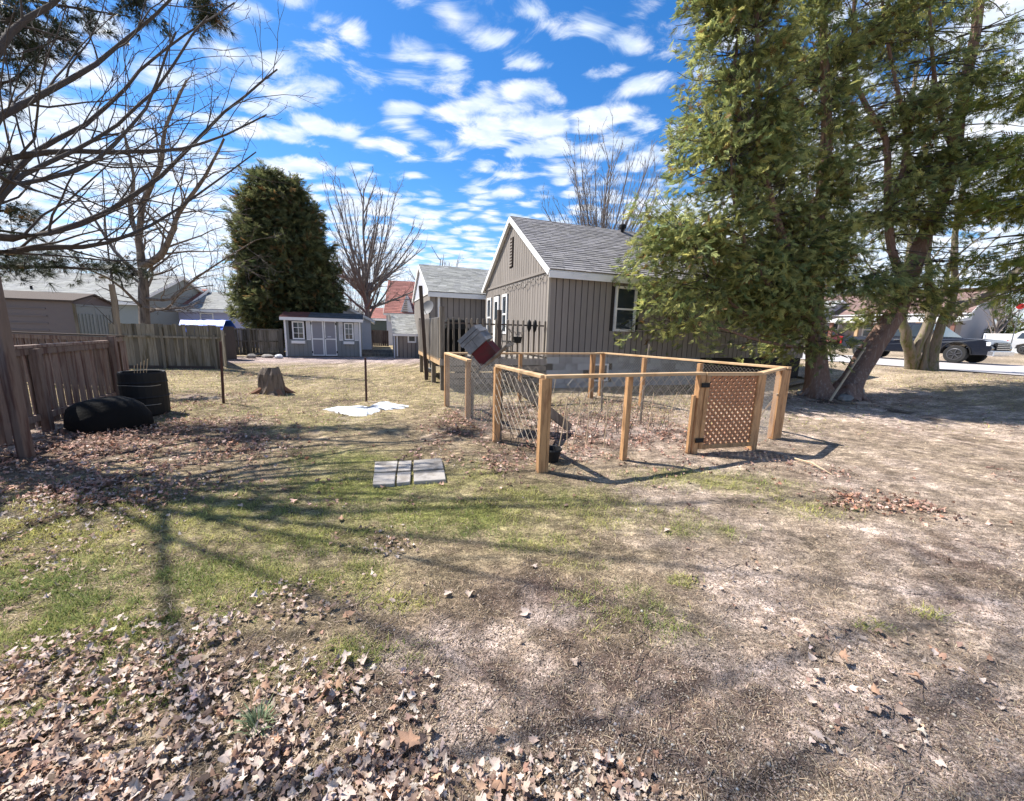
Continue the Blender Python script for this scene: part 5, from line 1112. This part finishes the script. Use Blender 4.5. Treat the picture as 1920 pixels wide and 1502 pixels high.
def conifer(name, lab, base, stems, env, zr_, nb, per, size, colf, seed, mb_='barkred', mt='twigd', rise=.25, curl=.5, r_b=.03, gaps=.0, dens=None, hang=.16, sw=.2):
    """env(z, azimuth) gives how far branches reach; stems carry them"""
    rg = random.Random(seed); base = np.array(base, float); root = thing(name, lab, 'tree', base)
    sm = []
    for pts, r0, r1 in stems:
        pts = np.array(pts, float); q = [pts[0]]
        for a in range(len(pts)-1):
            for s_ in (1/3, 2/3, 1.):
                p0, p1, p2, p3 = pts[max(a-1, 0)], pts[a], pts[a+1], pts[min(a+2, len(pts)-1)]; u = s_
                q.append(.5*((2*p1)+(-p0+p2)*u+(2*p0-5*p1+4*p2-p3)*u*u+(-p0+3*p1-3*p2+p3)*u**3))
        q = np.array(q); k = len(q); rr = r0+(r1-r0)*np.linspace(0, 1, k)**.85; rr *= np.array([1+rg.uniform(-.05, .05) for _ in range(k)])
        if abs(q[0][2]-base[2]) < .3:
            rr[0] *= 1.6; rr[1] *= 1.12; q[0] = q[0]-nrm(q[1]-q[0])*.3
            if r0 > .2:
                for _a in range(6):
                    az = _a*1.05+rg.uniform(-.3, .3); dv = V(cos(az), sin(az), 0); g0 = pts[0]+V(0, 0, .0); tubes_mesh('root', [(np.array([g0+dv*r0*.5+V(0, 0, .35), g0+dv*r0*1.15+V(0, 0, .1), g0+dv*r0*1.8+V(0, 0, -.03)]), np.array([r0*.42, r0*.3, r0*.12]))], M[mb_], base, 8, root)
        tubes_mesh('trunk', [(q, rr)], M[mb_], base, 16, root); sm.append(q)
    tb, P, Dr = [], [], []
    for i in range(nb):
        z = zr_[0]+(zr_[1]-zr_[0])*((i+rg.random())/nb)**.9; q = rg.choice(sm)
        j = int(np.argmin(abs(q[:, 2]-z))); 
        if abs(q[j][2]-z) > 1.2: continue
        az = rg.uniform(0, 2*pi); L = env(z, az)*rg.uniform(.68, 1.12)
        if L < .25: continue
        d = nrm(V(cos(az), sin(az), rise*rg.uniform(-.3, 1.2))); k = 6
        pts = [q[j].copy()]; dd = d
        for s_ in range(k): dd = nrm(dd+V(rg.gauss(0, .1), rg.gauss(0, .1), -.12+curl*(s_/k)*.35)); pts.append(pts[-1]+dd*L/k)
        pts = np.array(pts); tb.append((pts, taper(r_b*(.4+L/3), .005, k+1)))
        npb = int(per*L)
        for s_ in range(npb):
            u = 1-rg.random()**1.25*.82; p, d1 = at_(pts, u); side = rg.gauss(0, 1)*sw*L*(1.15-u)+rg.gauss(0, .12); sd = nrm(np.cross(d1, V(0, 0, 1)))
            p2 = p+sd*side+V(0, 0, -abs(rg.gauss(0, hang)))
            if dens is not None and rg.random() > dens(p2): continue
            P.append(p2); Dr.append(d1+sd*np.sign(side)*.6)
    tubes_mesh('branches', tb, M[mt], base, 4, root, 'stuff')
    foliage('foliage', P, Dr, size, colf, root, base, M['cedar'], seed); print('FOL', name, len(P)); return root, len(P)
CY, CG = (.56, .54, .19), (.18, .235, .09)
cl = D(551, 650, 23)*V(1, 1, 0)
def env1(z, az):
    u = max(0, z/10.15); e = 3.0*max(.02, 1-u**2.3)**.72*(.72+.28*min(1, z/2.4))
    return e*(1-.34*max(0, cos(az-pi))*(1-min(1, z/4.2)))
conifer('cedar_tree', 'dense dark green cedar with rounded egg shaped crown behind the garden shed', cl, [([cl, D(547, 560, 23), D(518, 440, 23), D(505, 335, 23)], .22, .03), ([D(546, 580, 23), D(540, 450, 23.3), D(525, 345, 23)], .12, .03)], env1, (.9, 9.9), 1000, 24, .36, cedar_col((.24, .24, .10), (.07, .092, .04), .08), 41, curl=1.2, rise=.6, hang=.3)
# upright cedar on the right
ca = Gt(1534, 744)
sA = [([ca, D(1528, 640, 11.25), D(1527, 540, 11.2), D(1535, 430, 11.3), D(1550, 250, 11.4), D(1545, 100, 11.4), D(1540, -120, 11.4)], .29, .06), ([D(1525, 560, 11.2), D(1470, 450, 10.8), D(1430, 300, 10.6), D(1420, 120, 10.6), D(1420, -60, 10.6)], .11, .035), ([D(1522, 600, 11.2), D(1430, 520, 10.6), D(1380, 400, 10.4), D(1370, 260, 10.4)], .09, .02), ([D(1530, 500, 11.2), D(1450, 380, 10.9), D(1380, 200, 10.8), D(1385, 60, 10.8), D(1390, -60, 10.8)], .08, .02), ([D(1524, 655, 11.2), D(1430, 640, 10.8), D(1350, 615, 10.6), D(1300, 610, 10.5)], .05, .02), ([D(1524, 630, 11.2), D(1400, 590, 10.8), D(1330, 520, 10.6), D(1300, 440, 10.6)], .06, .02)]
def denA(p): return .10+.9*float(fbm(np.array([p[0]+.45*p[1]]), np.array([p[2]*1.0]), 1.7, 78, 2)[0] > .43)
def envA(z, az):
    left = max(0, cos(az-pi))
    if z < 3.2 and left < .1: return 0
    return (.95+.6*left+(.30*left if z < 6.2 else .1))*(1.1 if z < 4 else 1.)*(1-.035*max(0, z-4))
conifer('cedar_tree', 'tall upright cedar with hanging green foliage right of the garden, straight reddish trunk', ca, sA, envA, (1.3, 11.6), 1800, 40, .21, cedar_col(CY, CG, .05), 42, r_b=.015, rise=.7, curl=1., hang=.30, sw=.26, dens=denA)
# leaning cedar
cb2 = Gt(1584, 746)
sB = [([cb2, D(1612, 690, 11.4), D(1655, 625, 11.5), D(1690, 570, 11.6), D(1706, 520, 11.8), D(1735, 440, 11.9), D(1765, 380, 12), D(1790, 300, 12), D(1800, 200, 12), D(1830, 60, 12), D(1850, -150, 12)], .30, .09),
      ([D(1700, 540, 11.7), D(1672, 470, 11.8), D(1664, 380, 11.8), D(1660, 260, 11.8), D(1610, 170, 11.8), D(1600, 40, 11.8), D(1610, -100, 11.8)], .12, .03), ([D(1664, 400, 11.8), D(1700, 270, 11.8), D(1660, 60, 11.8), D(1650, -80, 11.8)], .07, .02),
      ([D(1765, 380, 12), D(1700, 290, 11.9), D(1720, 200, 11.9), D(1750, 120, 11.8)], .06, .015), ([D(1690, 590, 11.6), D(1640, 560, 11.2), D(1620, 520, 10.9)], .07, .03), ([D(1792, 300, 12), D(1760, 200, 11.8), D(1745, 60, 11.7), D(1740, -80, 11.7)], .07, .02)]
def denC(p): return .10+.90*float(fbm(np.array([p[1]*1.0]), np.array([p[2]]), 1.5, 79, 2)[0] > .46)
def denB(p): return .10+.90*float(fbm(np.array([p[0]*1.0+p[1]*.3]), np.array([p[2]]), 1.7, 77, 2)[0] > .50)
conifer('cedar_tree', 'leaning cedar with twisted reddish trunk and ragged sparse crown', cb2, sB, lambda z, az: 1.4*(1 if z > 3 else .8), (2.3, 11.5), 760, 36, .20, cedar_col(CY, CG, .06), 43, r_b=.02, dens=denB)
# cedar boughs reaching in from the right, nearer
cc_ = V(14.2, 9.6, gz(14.2, 9.6))
sC = [([cc_, cc_+V(-.1, 0, 3), cc_+V(-.3, .1, 6), cc_+V(-.4, 0, 10.5)], .26, .08)]
conifer('cedar_tree', 'cedar at the far right edge with bright yellow green boughs hanging into view', cc_, sC, lambda z, az: 3.0*max(.25, cos(az-pi+.2))*(1 if 3.2 < z < 8 else .65), (2.9, 10.4), 520, 38, .20, cedar_col((.50, .50, .12), (.18, .24, .06), .04), 44, r_b=.02, dens=denC)
# many stemmed mossy tree by the road
mt_ = Gt(1738, 693)
dd_ = mt_[1]
sM = [([Gt(1712, 692), D(1700, 640, dd_), D(1690, 590, dd_), D(1698, 520, dd_), D(1712, 420, dd_), D(1700, 280, dd_), D(1720, 120, dd_)], .19, .05), ([Gt(1722, 692), D(1716, 660, dd_), D(1738, 610, dd_), D(1746, 560, dd_), D(1740, 480, dd_), D(1745, 380, dd_), D(1730, 250, dd_)], .18, .05),
      ([Gt(1745, 694), D(1752, 650, dd_), D(1768, 600, dd_), D(1790, 540, dd_), D(1788, 470, dd_), D(1800, 380, dd_), D(1830, 260, dd_)], .20, .06), ([Gt(1732, 694), D(1738, 640, dd_), D(1760, 570, dd_), D(1778, 510, dd_), D(1800, 400, dd_)], .10, .04),
      ([D(1770, 610, dd_), D(1800, 577, dd_-.2), D(1850, 556, dd_-.6), D(1893, 520, dd_-1), D(1945, 480, dd_-1.2), D(2040, 400, dd_-1.4)], .17, .11)]
bare_tree('mossy_tree', 'thick many stemmed mossy tree by the road with one limb stretching right', mt_, sM, 51, M['barkmoss'], M['twig'], [(1.2, .4, 1., 25, 60, .28, 5, .12, .05, .35, 5), (1.6, .2, 1., 25, 60, .5, 4, .14, .03, .6, 3), (1.5, .2, 1., 25, 60, .5, 3, .14, .03, .6, 3)], r_tip=.006, sides=16)
# pine boughs at the upper left: a pine whose trunk stands outside the picture
pbase = V(-12.5, 7.2, 0); ptr = thing('pine_tree', 'dark pine at the left edge with drooping needle tufts over the roofs', 'tree', pbase)
tubes_mesh('trunk', [(np.array([pbase, pbase+V(0, 0, 4), pbase+V(.1, 0, 9)]), np.array([.3, .24, .1]))], M['barkdark'], pbase, 10, ptr)
rg = random.Random(61); tb, P, Dr = [], [], []
bgs = [((-100, 470, 7.5), (40, 480, 7.8), (110, 492, 8.2)), ((-100, 420, 7.6), (60, 440, 8), (170, 500, 8.6)), ((-100, 400, 7), (10, 395, 7.2), (50, 395, 7.4)), ((-100, 330, 7), (0, 330, 7), (20, 300, 7.2)), ((-100, 70, 7), (60, 50, 7.2), (110, 60, 7.4)), ((-60, -20, 7), (110, 10, 7.4), (235, 30, 7.8)), ((-60, 120, 7), (40, 110, 7.2), (130, 60, 7.5)), ((-60, 60, 6.5), (10, 40, 6.6), (40, 20, 6.8)), ((100, 500, 8.2), (180, 505, 8.5), (250, 505, 8.8)),
       ((-100, 180, 7), (30, 150, 7.2), (90, 80, 7.5)), ((-100, 480, 7), (0, 500, 7.2), (60, 490, 7.4)), ((60, -60, 7), (240, -20, 7.6), (260, 10, 7.7)), ((200, -60, 7), (380, 5, 7.6), (395, 25, 7.7))]
for g in bgs:
    a, m_, b = [D(*q) for q in g]; s0 = V(pbase[0], pbase[1], a[2]-.3); pts = np.array([s0, a, m_, b]); tb.append((pts, np.array([.05, .035, .02, .008])))
    for _ in range(34):
        u = rg.uniform(.35, 1.) if g[0][0] < 0 else rg.uniform(.75, 1); p, d = at_(pts, u); q = p+V(rg.gauss(0, .16), rg.gauss(0, .16), rg.gauss(-.05, .13)); tb.append((np.array([p, (p+q)/2+V(0, 0, .02), q]), np.array([.008, .006, .004])))
        for _k in range(5): P.append(q+V(rg.gauss(0, .06), rg.gauss(0, .06), rg.gauss(0, .05))); Dr.append(nrm(d)*.5+V(rg.gauss(0, .5), rg.gauss(0, .5), -.1))
tubes_mesh('branches', tb, M['barkdark'], pbase, 5, ptr, 'stuff')
def needle_template():
    rg = random.Random(1); v, f = [], []
    for i in range(16):
        a = rg.uniform(0, 6.28); e = rg.uniform(.1, 1.0); d = nrm(V(cos(a)*sin(e), cos(e), sin(a)*sin(e))); sd = nrm(np.cross(d, V(.1, .2, 1)))*.022; n = len(v); v += [-sd, sd, d*1.]; f.append((n, n+1, n+2))
    return np.array(v), np.array(f)
foliage('needles', P, Dr, .17, cedar_col((.06, .075, .03), (.022, .034, .018), .02), ptr, pbase, M['pine'], 5, droop=.3, T=[needle_template()])
# evergreen shrubs across the road
for px, py, dep, H, R_, lab in ((1888, 640, 36, 3.4, 1.5, 'bushy green shrub behind the white road fence, beside the pale trunk'), (1930, 640, 34, 3.2, 1.6, 'bushy green shrub at the very right edge behind the white fence'), (1846, 640, 39, 2.6, .9, 'narrow yellow green shrub by the house porch across the road')):
    b = D(px, py, dep)*V(1, 1, 0); b[2] = gz(b[0], b[1])
    conifer('shrub', lab, b, [([b, b+V(0, 0, H*.5), b+V(0, 0, H*.95)], .06, .02)], (lambda z, az, b=b, H=H, R_=R_: R_*max(.2, 1-((z-b[2])/H)**2)), (b[2]+.1, b[2]+H), 70, 12, .45, cedar_col((.20, .21, .06), (.07, .10, .035), .03), 70+px, r_b=.012)
b = D(1862, 640, 33)*V(1, 1, 0); b[2] = gz(b[0], b[1])
vase('birch_tree', 'pale trunked bare tree standing behind the white fence across the road', b, 9, 3, 8, 91, .2, m='barkgrey')
b = D(1895, 640, 30)*V(1, 1, 0); b[2] = gz(b[0], b[1])

# ------------------------------------------------------------------ across the road
wfb = []; 
def bpt(b, a, z=None): x, y = b*BX[0]+a*AX[0], b*BX[1]+a*AX[1]; return V(x, y, gz(x, y) if z is None else z)
def ab(p): return p[0]*BX[0]+p[1]*BX[1], p[0]*AX[0]+p[1]*AX[1]
q = D(1842, 650, 31); bb0, aa0 = ab(q)
a_, b2_ = bpt(bb0, aa0), bpt(bb0-.5, aa0-9)
wf_ = thing('vinyl_fence', 'smooth white panel fence beyond the parked vehicles at the right edge', 'fence', a_)
u_ = nrm((b2_-a_)*V(1, 1, 0)); n_ = V(-u_[1], u_[0], 0)
for i in range(4):
    MB().beam(u_*(i*2.2+.06)+V(0, 0, .75), u_*(i*2.2+2.14)+V(0, 0, .75), .04, 1.35).build('panel', M['whitefence'], wf_)
    MB().beam(u_*(i*2.2)+V(0, 0, 0), u_*(i*2.2)+V(0, 0, 1.5), .1, .1).build('post', M['whitefence'], wf_)
MB().beam(V(0, 0, 1.45), u_*8.8+V(0, 0, 1.45), .09, .06).build('rail', M['white'], wf_)
# house across the road
q = D(1850, 660, 40)*V(1, 1, 0); q[2] = gz(q[0], q[1])-.1
rh = thing('house', 'white house with brown roof and brick porch across the road behind the trees', 'house', q, TH+pi/2+.15)
rhm = M['housew']
gable(rh, 17, 9, 3.6, 5.9, 0, rhm, mat('brown_shingle', (.20, .13, .115), .95, attr=True), front=None, left=None, course=.3, tab=.6, over=.5, eo=.5)
for i in range(4):
    a, b3 = 1.2+i*4, 3.0+i*4; window(rh, V(0, Wd_ := 9, 0), V(1, 0, 0), V(0, 1, 0), a, b3, 1.2, 2.6, M['white'], .12, mid=True)
pr = MB().prism([V(-.5, 9.001, 2.85), V(-.5, 12.2, 2.55), V(-.5, 12.2, 2.75), V(-.5, 9.001, 3.2)], V(9.5, 0, 0)).build('porch_roof', M['white'], rh)
for i in range(5): MB().box(-.3+i*2.2, -.05+i*2.2, 11.8, 12.05, 0, 2.58).build('porch_post', M['cutwood'] if i % 2 else M['brick'], rh)
box('porch_wall', M['brick'], rh, 2.1, 5.2, 11.85, 12.0, 0, .9)
box('door', M['brick'], rh, 3.4, 4.3, 9.01, 9.05, .2, 2.3)
box('porch_floor', M['found'], rh, -.4, 9, 9.01, 12.1, 0, .2)
# second house seen through the cedars
q = D(1600, 660, 46)*V(1, 1, 0); q[2] = gz(q[0], q[1])-.1
rh2 = thing('house', 'low white house with white gutter seen between the two cedar trunks', 'house', q, TH+pi/2)
gable(rh2, 14, 8, 3.1, 5.0, 0, M['housew'], M['shingleL'], front=None, left=None, course=.3, tab=.6, over=.4, eo=.4)
for i in range(3): window(rh2, V(0, 8, 0), V(1, 0, 0), V(0, 1, 0), 1.5+i*4, 3.2+i*4, 1.1, 2.3, M['white'], .12)
# flags / stop sign by the far verge
q = D(1897, 640, 27)*V(1, 1, 0); q[2] = gz(q[0], q[1]); zt = D(1897, 574, 27)[2]-q[2]
sg = thing('road_sign', 'red and white octagonal sign on a grey post at the right edge beyond the road', 'sign', q)
MB().tube([(0, 0, 0), (0, 0, zt+.3)], .03, 6).build('post', M['dish'], sg)
fd = nrm(-q*V(1, 1, 0)); sd_ = V(-fd[1], fd[0], 0)
def octo(r, k): return [fd*k+sd_*r*cos(pi/8+i*pi/4)+V(0, 0, zt+r*sin(pi/8+i*pi/4)) for i in range(8)]
MB().prism(octo(.23, .035), fd*.008).build('rim', M['white'], sg); MB().prism(octo(.20, .046), fd*.006).build('face', M['lampred'], sg)

# ------------------------------------------------------------------ vehicles
def wheel(par, x, y, z, r, w, side):
    t_ = MB().lathe([(r*.62, -w/2), (r*.92, -w/2), (r, -w/2+.04), (r, w/2-.04), (r*.92, w/2), (r*.62, w/2)], (x, y, z), 26, 'y').build('wheel', M['tyre'], par)
    h = MB(); yo = y+side*(w/2-.01); h.lathe([(.02, -.015), (r*.16, -.015), (r*.16, .02), (.02, .02)], (x, yo, z), 12, 'y')
    for k in range(6):
        a = k*pi/3+.3; h.beam((x+r*.1*cos(a), yo, z+r*.1*sin(a)), (x+r*.6*cos(a), yo-.005*side, z+r*.6*sin(a)), .035, .07, up=(0, 1, 0))
    h.tube([(x+r*.61*cos(a), yo, z+r*.61*sin(a)) for a in np.linspace(0, 2*pi, 25)], .025, 5); h.build('rim', M['rim'], t_)
def hull(profile, hw, mbx, belt, tumble):
    """side profile (x,z) closed, widths vary with height so the cabin leans in"""
    n = len(profile); L, R_ = [], []
    for x, z in profile:
        w = hw-(max(0, z-belt))*tumble-(max(0, .45-z))*.15; L.append((x, w, z)); R_.append((x, -w, z))
    return L, R_
def pickup(name, lab, loc, rz, paint, scale=1.):
    t_ = thing(name, lab, 'car' if name != 'pickup_truck' else 'pickup truck', loc, rz); hw = .98
    # body: nose at +x
    low = [(-2.85, .55), (-2.9, 1.02), (-2.82, 1.12), (-1.0, 1.13), (-.95, 1.13), (1.25, 1.13), (1.9, 1.14), (2.6, 1.08), (2.82, .98), (2.92, .72), (2.86, .42), (2.3, .40)]
    for cx in (1.82,): low += [(cx+.50, .42), (cx+.46, .70), (cx+.24, .90), (cx, .94), (cx-.24, .90), (cx-.46, .70), (cx-.50, .40)]
    low += [(-1.4, .40)]; cx = -1.86; low += [(cx+.50, .42), (cx+.46, .70), (cx+.24, .90), (cx, .94), (cx-.24, .90), (cx-.46, .70), (cx-.50, .45), (-2.8, .48)]
    def rib(pf, w0, w1=None):
        bm_v = []; 
        for s_ in (-1, 1):
            for x, z in pf: bm_v.append((x, s_*(w0-(max(0, z-1.0)*.25)-(.04 if abs(x) > 2.7 else 0)), z))
        return bm_v
    bmx = MB(); v = rib(low, hw); n = len(low); bmx.add(v, [tuple(range(n-1, -1, -1)), tuple(range(n, 2*n))]+[(i, (i+1) % n, n+(i+1) % n, n+i) for i in range(n)]); body = bmx.build('body', paint, t_, bevel=.02)
    cab = [(-1.0, 1.12), (-.92, 1.75), (-.75, 1.82), (.35, 1.82), (.55, 1.76), (1.28, 1.12)]
    cb = MB(); m_ = len(cab); v = [(x, s_*(.93-(z-1.1)*.26), z) for s_ in (-1, 1) for x, z in cab]; cb.add(v, [tuple(range(m_-1, -1, -1)), tuple(range(m_, 2*m_))]+[(i, (i+1) % m_, m_+(i+1) % m_, m_+i) for i in range(m_)]); cb.build('cab', paint, t_, bevel=.03)
    for s_ in (-1, 1):
        for pane in ([(-.82, 1.18), (-.8, 1.7), (-.02, 1.72), (-.02, 1.18)], [(.05, 1.18), (.05, 1.72), (.42, 1.72), (1.02, 1.18)]):
            q = [(x, s_*(.938-(z-1.1)*.26), z) for x, z in pane]; MB().prism(q, V(0, s_*.004, 0)).build('window', M['glass'], t_)
        MB().beam((.95, s_*1.0, 1.2), (.95, s_*1.15, 1.24), .09, .16).build('mirror', paint, t_)
        MB().box(.0, .012, min(s_*.98, s_*.987), max(s_*.98, s_*.987), .5, 1.08).build('door_seam', M['black'], t_)
        MB().beam((-.5, s_*1.0, 1.0), (-.25, s_*1.0, 1.0), .03, .03).build('handle', M['chrome'], t_)
        MB().beam((-1.3, s_*.98, .42), (1.2, s_*.98, .42), .1, .05).build('running_board', M['black'], t_)
        MB().box(2.55, 2.86, min(s_*.7, s_*.95), max(s_*.7, s_*.95), .82, .98).build('headlight', M['lampw'], t_)
        MB().box(-2.93, -2.86, min(s_*.8, s_*.97), max(s_*.8, s_*.97), .72, 1.05).build('tail_light', M['lampred'], t_)
        for cx in (1.82, -1.86):
            wheel(t_, cx, s_*.86, .40, .40, .27, s_)
            MB().tube([(cx+.52*cos(a), s_*.985, .40+.55*sin(a)) for a in np.linspace(.05, pi-.05, 12)], .035, 6).build('wheel_arch', M['black'], t_)
    MB().prism([(.62, -.80, 1.70), (1.24, -.88, 1.17), (1.24, .88, 1.17), (.62, .80, 1.70)], V(.012, 0, .01)).build('windshield', mat('sky_glass', (.05, .10, .12), .03, spec=1.), t_)
    g_ = MB().box(2.88, 2.94, -.62, .62, .62, .96).build('grille', M['black'], t_)
    for z in (.68, .76, .84, .92): MB().box(2.941, 2.955, -.58, .58, z-.012, z+.012).build('grille_bar', M['chrome'], g_)
    MB().box(2.8, 3.02, -.95, .95, .38, .60).build('front_bumper', M['chrome'], t_, bevel=.03); MB().box(-3.0, -2.9, -.95, .95, .42, .62).build('rear_bumper', M['chrome'], t_, bevel=.03)
    return t_
wz = .6
fw, _z = G(1788, 681, wz), 0
hd = V(.36, -.933, 0); pos = fw-hd*1.82+V(hd[1], -hd[0], 0)*-.86
pos = fw-hd*2.0-V(hd[1], -hd[0], 0)*.95
pos[2] = wz+.02
pk_ = pickup('pickup_truck', 'dark navy pickup truck parked on the road behind the mossy tree', pos, atan2(hd[1], hd[0]), M['navy']); pk_.scale = (1.1, 1.1, 1.1)
def suv(name, lab, loc, rz, paint):
    t_ = thing(name, lab, 'car', loc, rz); pf = [(-2.2, .45), (-2.28, .9), (-2.1, 1.05), (-1.95, 1.5), (-1.7, 1.64), (.2, 1.66), (.55, 1.58), (1.1, 1.08), (2.05, .95), (2.25, .75), (2.2, .38), (1.9, .36)]
    for cx in (1.35, -1.4): pf += [(cx+.42, .38), (cx+.36, .64), (cx, .76), (cx-.36, .64), (cx-.42, .38)]
    n = len(pf); v = [(x, s_*(.93-max(0, z-.95)*.28), z) for s_ in (-1, 1) for x, z in pf]
    MB().add(v, [tuple(range(n-1, -1, -1)), tuple(range(n, 2*n))]+[(i, (i+1) % n, n+(i+1) % n, n+i) for i in range(n)]).build('body', paint, t_, bevel=.025)
    for s_ in (-1, 1):
        for pane in ([(-1.85, 1.1), (-1.7, 1.5), (-.95, 1.53), (-.95, 1.06)], [(-.88, 1.06), (-.88, 1.54), (-.02, 1.54), (-.02, 1.06)], [(.05, 1.06), (.05, 1.54), (.45, 1.5), (.92, 1.08)]):
            MB().prism([(x, s_*(.934-max(0, z-.95)*.28), z) for x, z in pane], V(0, s_*.004, 0)).build('window', M['glass'], t_)
        MB().box(1.85, 2.2, min(s_*.6, s_*.9), max(s_*.6, s_*.9), .72, .86).build('headlight', M['lampw'], t_); MB().box(-2.29, -2.15, min(s_*.6, s_*.9), max(s_*.6, s_*.9), .8, 1.0).build('tail_light', M['lampred'], t_)
        MB().beam((.75, s_*.93, 1.1), (.75, s_*1.08, 1.12), .08, .12).build('mirror', paint, t_)
        for cx in (1.35, -1.4): wheel(t_, cx, s_*.82, .34, .34, .22, s_)
    MB().box(2.2, 2.27, -.6, .6, .5, .68).build('grille', M['black'], t_); MB().prism([(.6, -.7, 1.52), (1.06, -.8, 1.1), (1.06, .8, 1.1), (.6, .7, 1.52)], V(.01, 0, .012)).build('windshield', M['glass'], t_)
    return t_
q = D(1990, 662, 27)*V(1, 1, 0); q[2] = gz(q[0], q[1])+.03
suv('suv', 'silver white car cut off by the right edge of the picture beyond the pickup', q, atan2(-.933, .36), mat('silver_paint', (.45, .46, .48), .3, .1, spec=.6, coat=.5))
q = D(1556, 640, 44)*V(1, 1, 0); q[2] = gz(q[0], q[1])+.03
suv('suv', 'red car parked across the road, half hidden behind the upright cedar trunk', q, atan2(-.933, .36)+.2, M['redcar'])
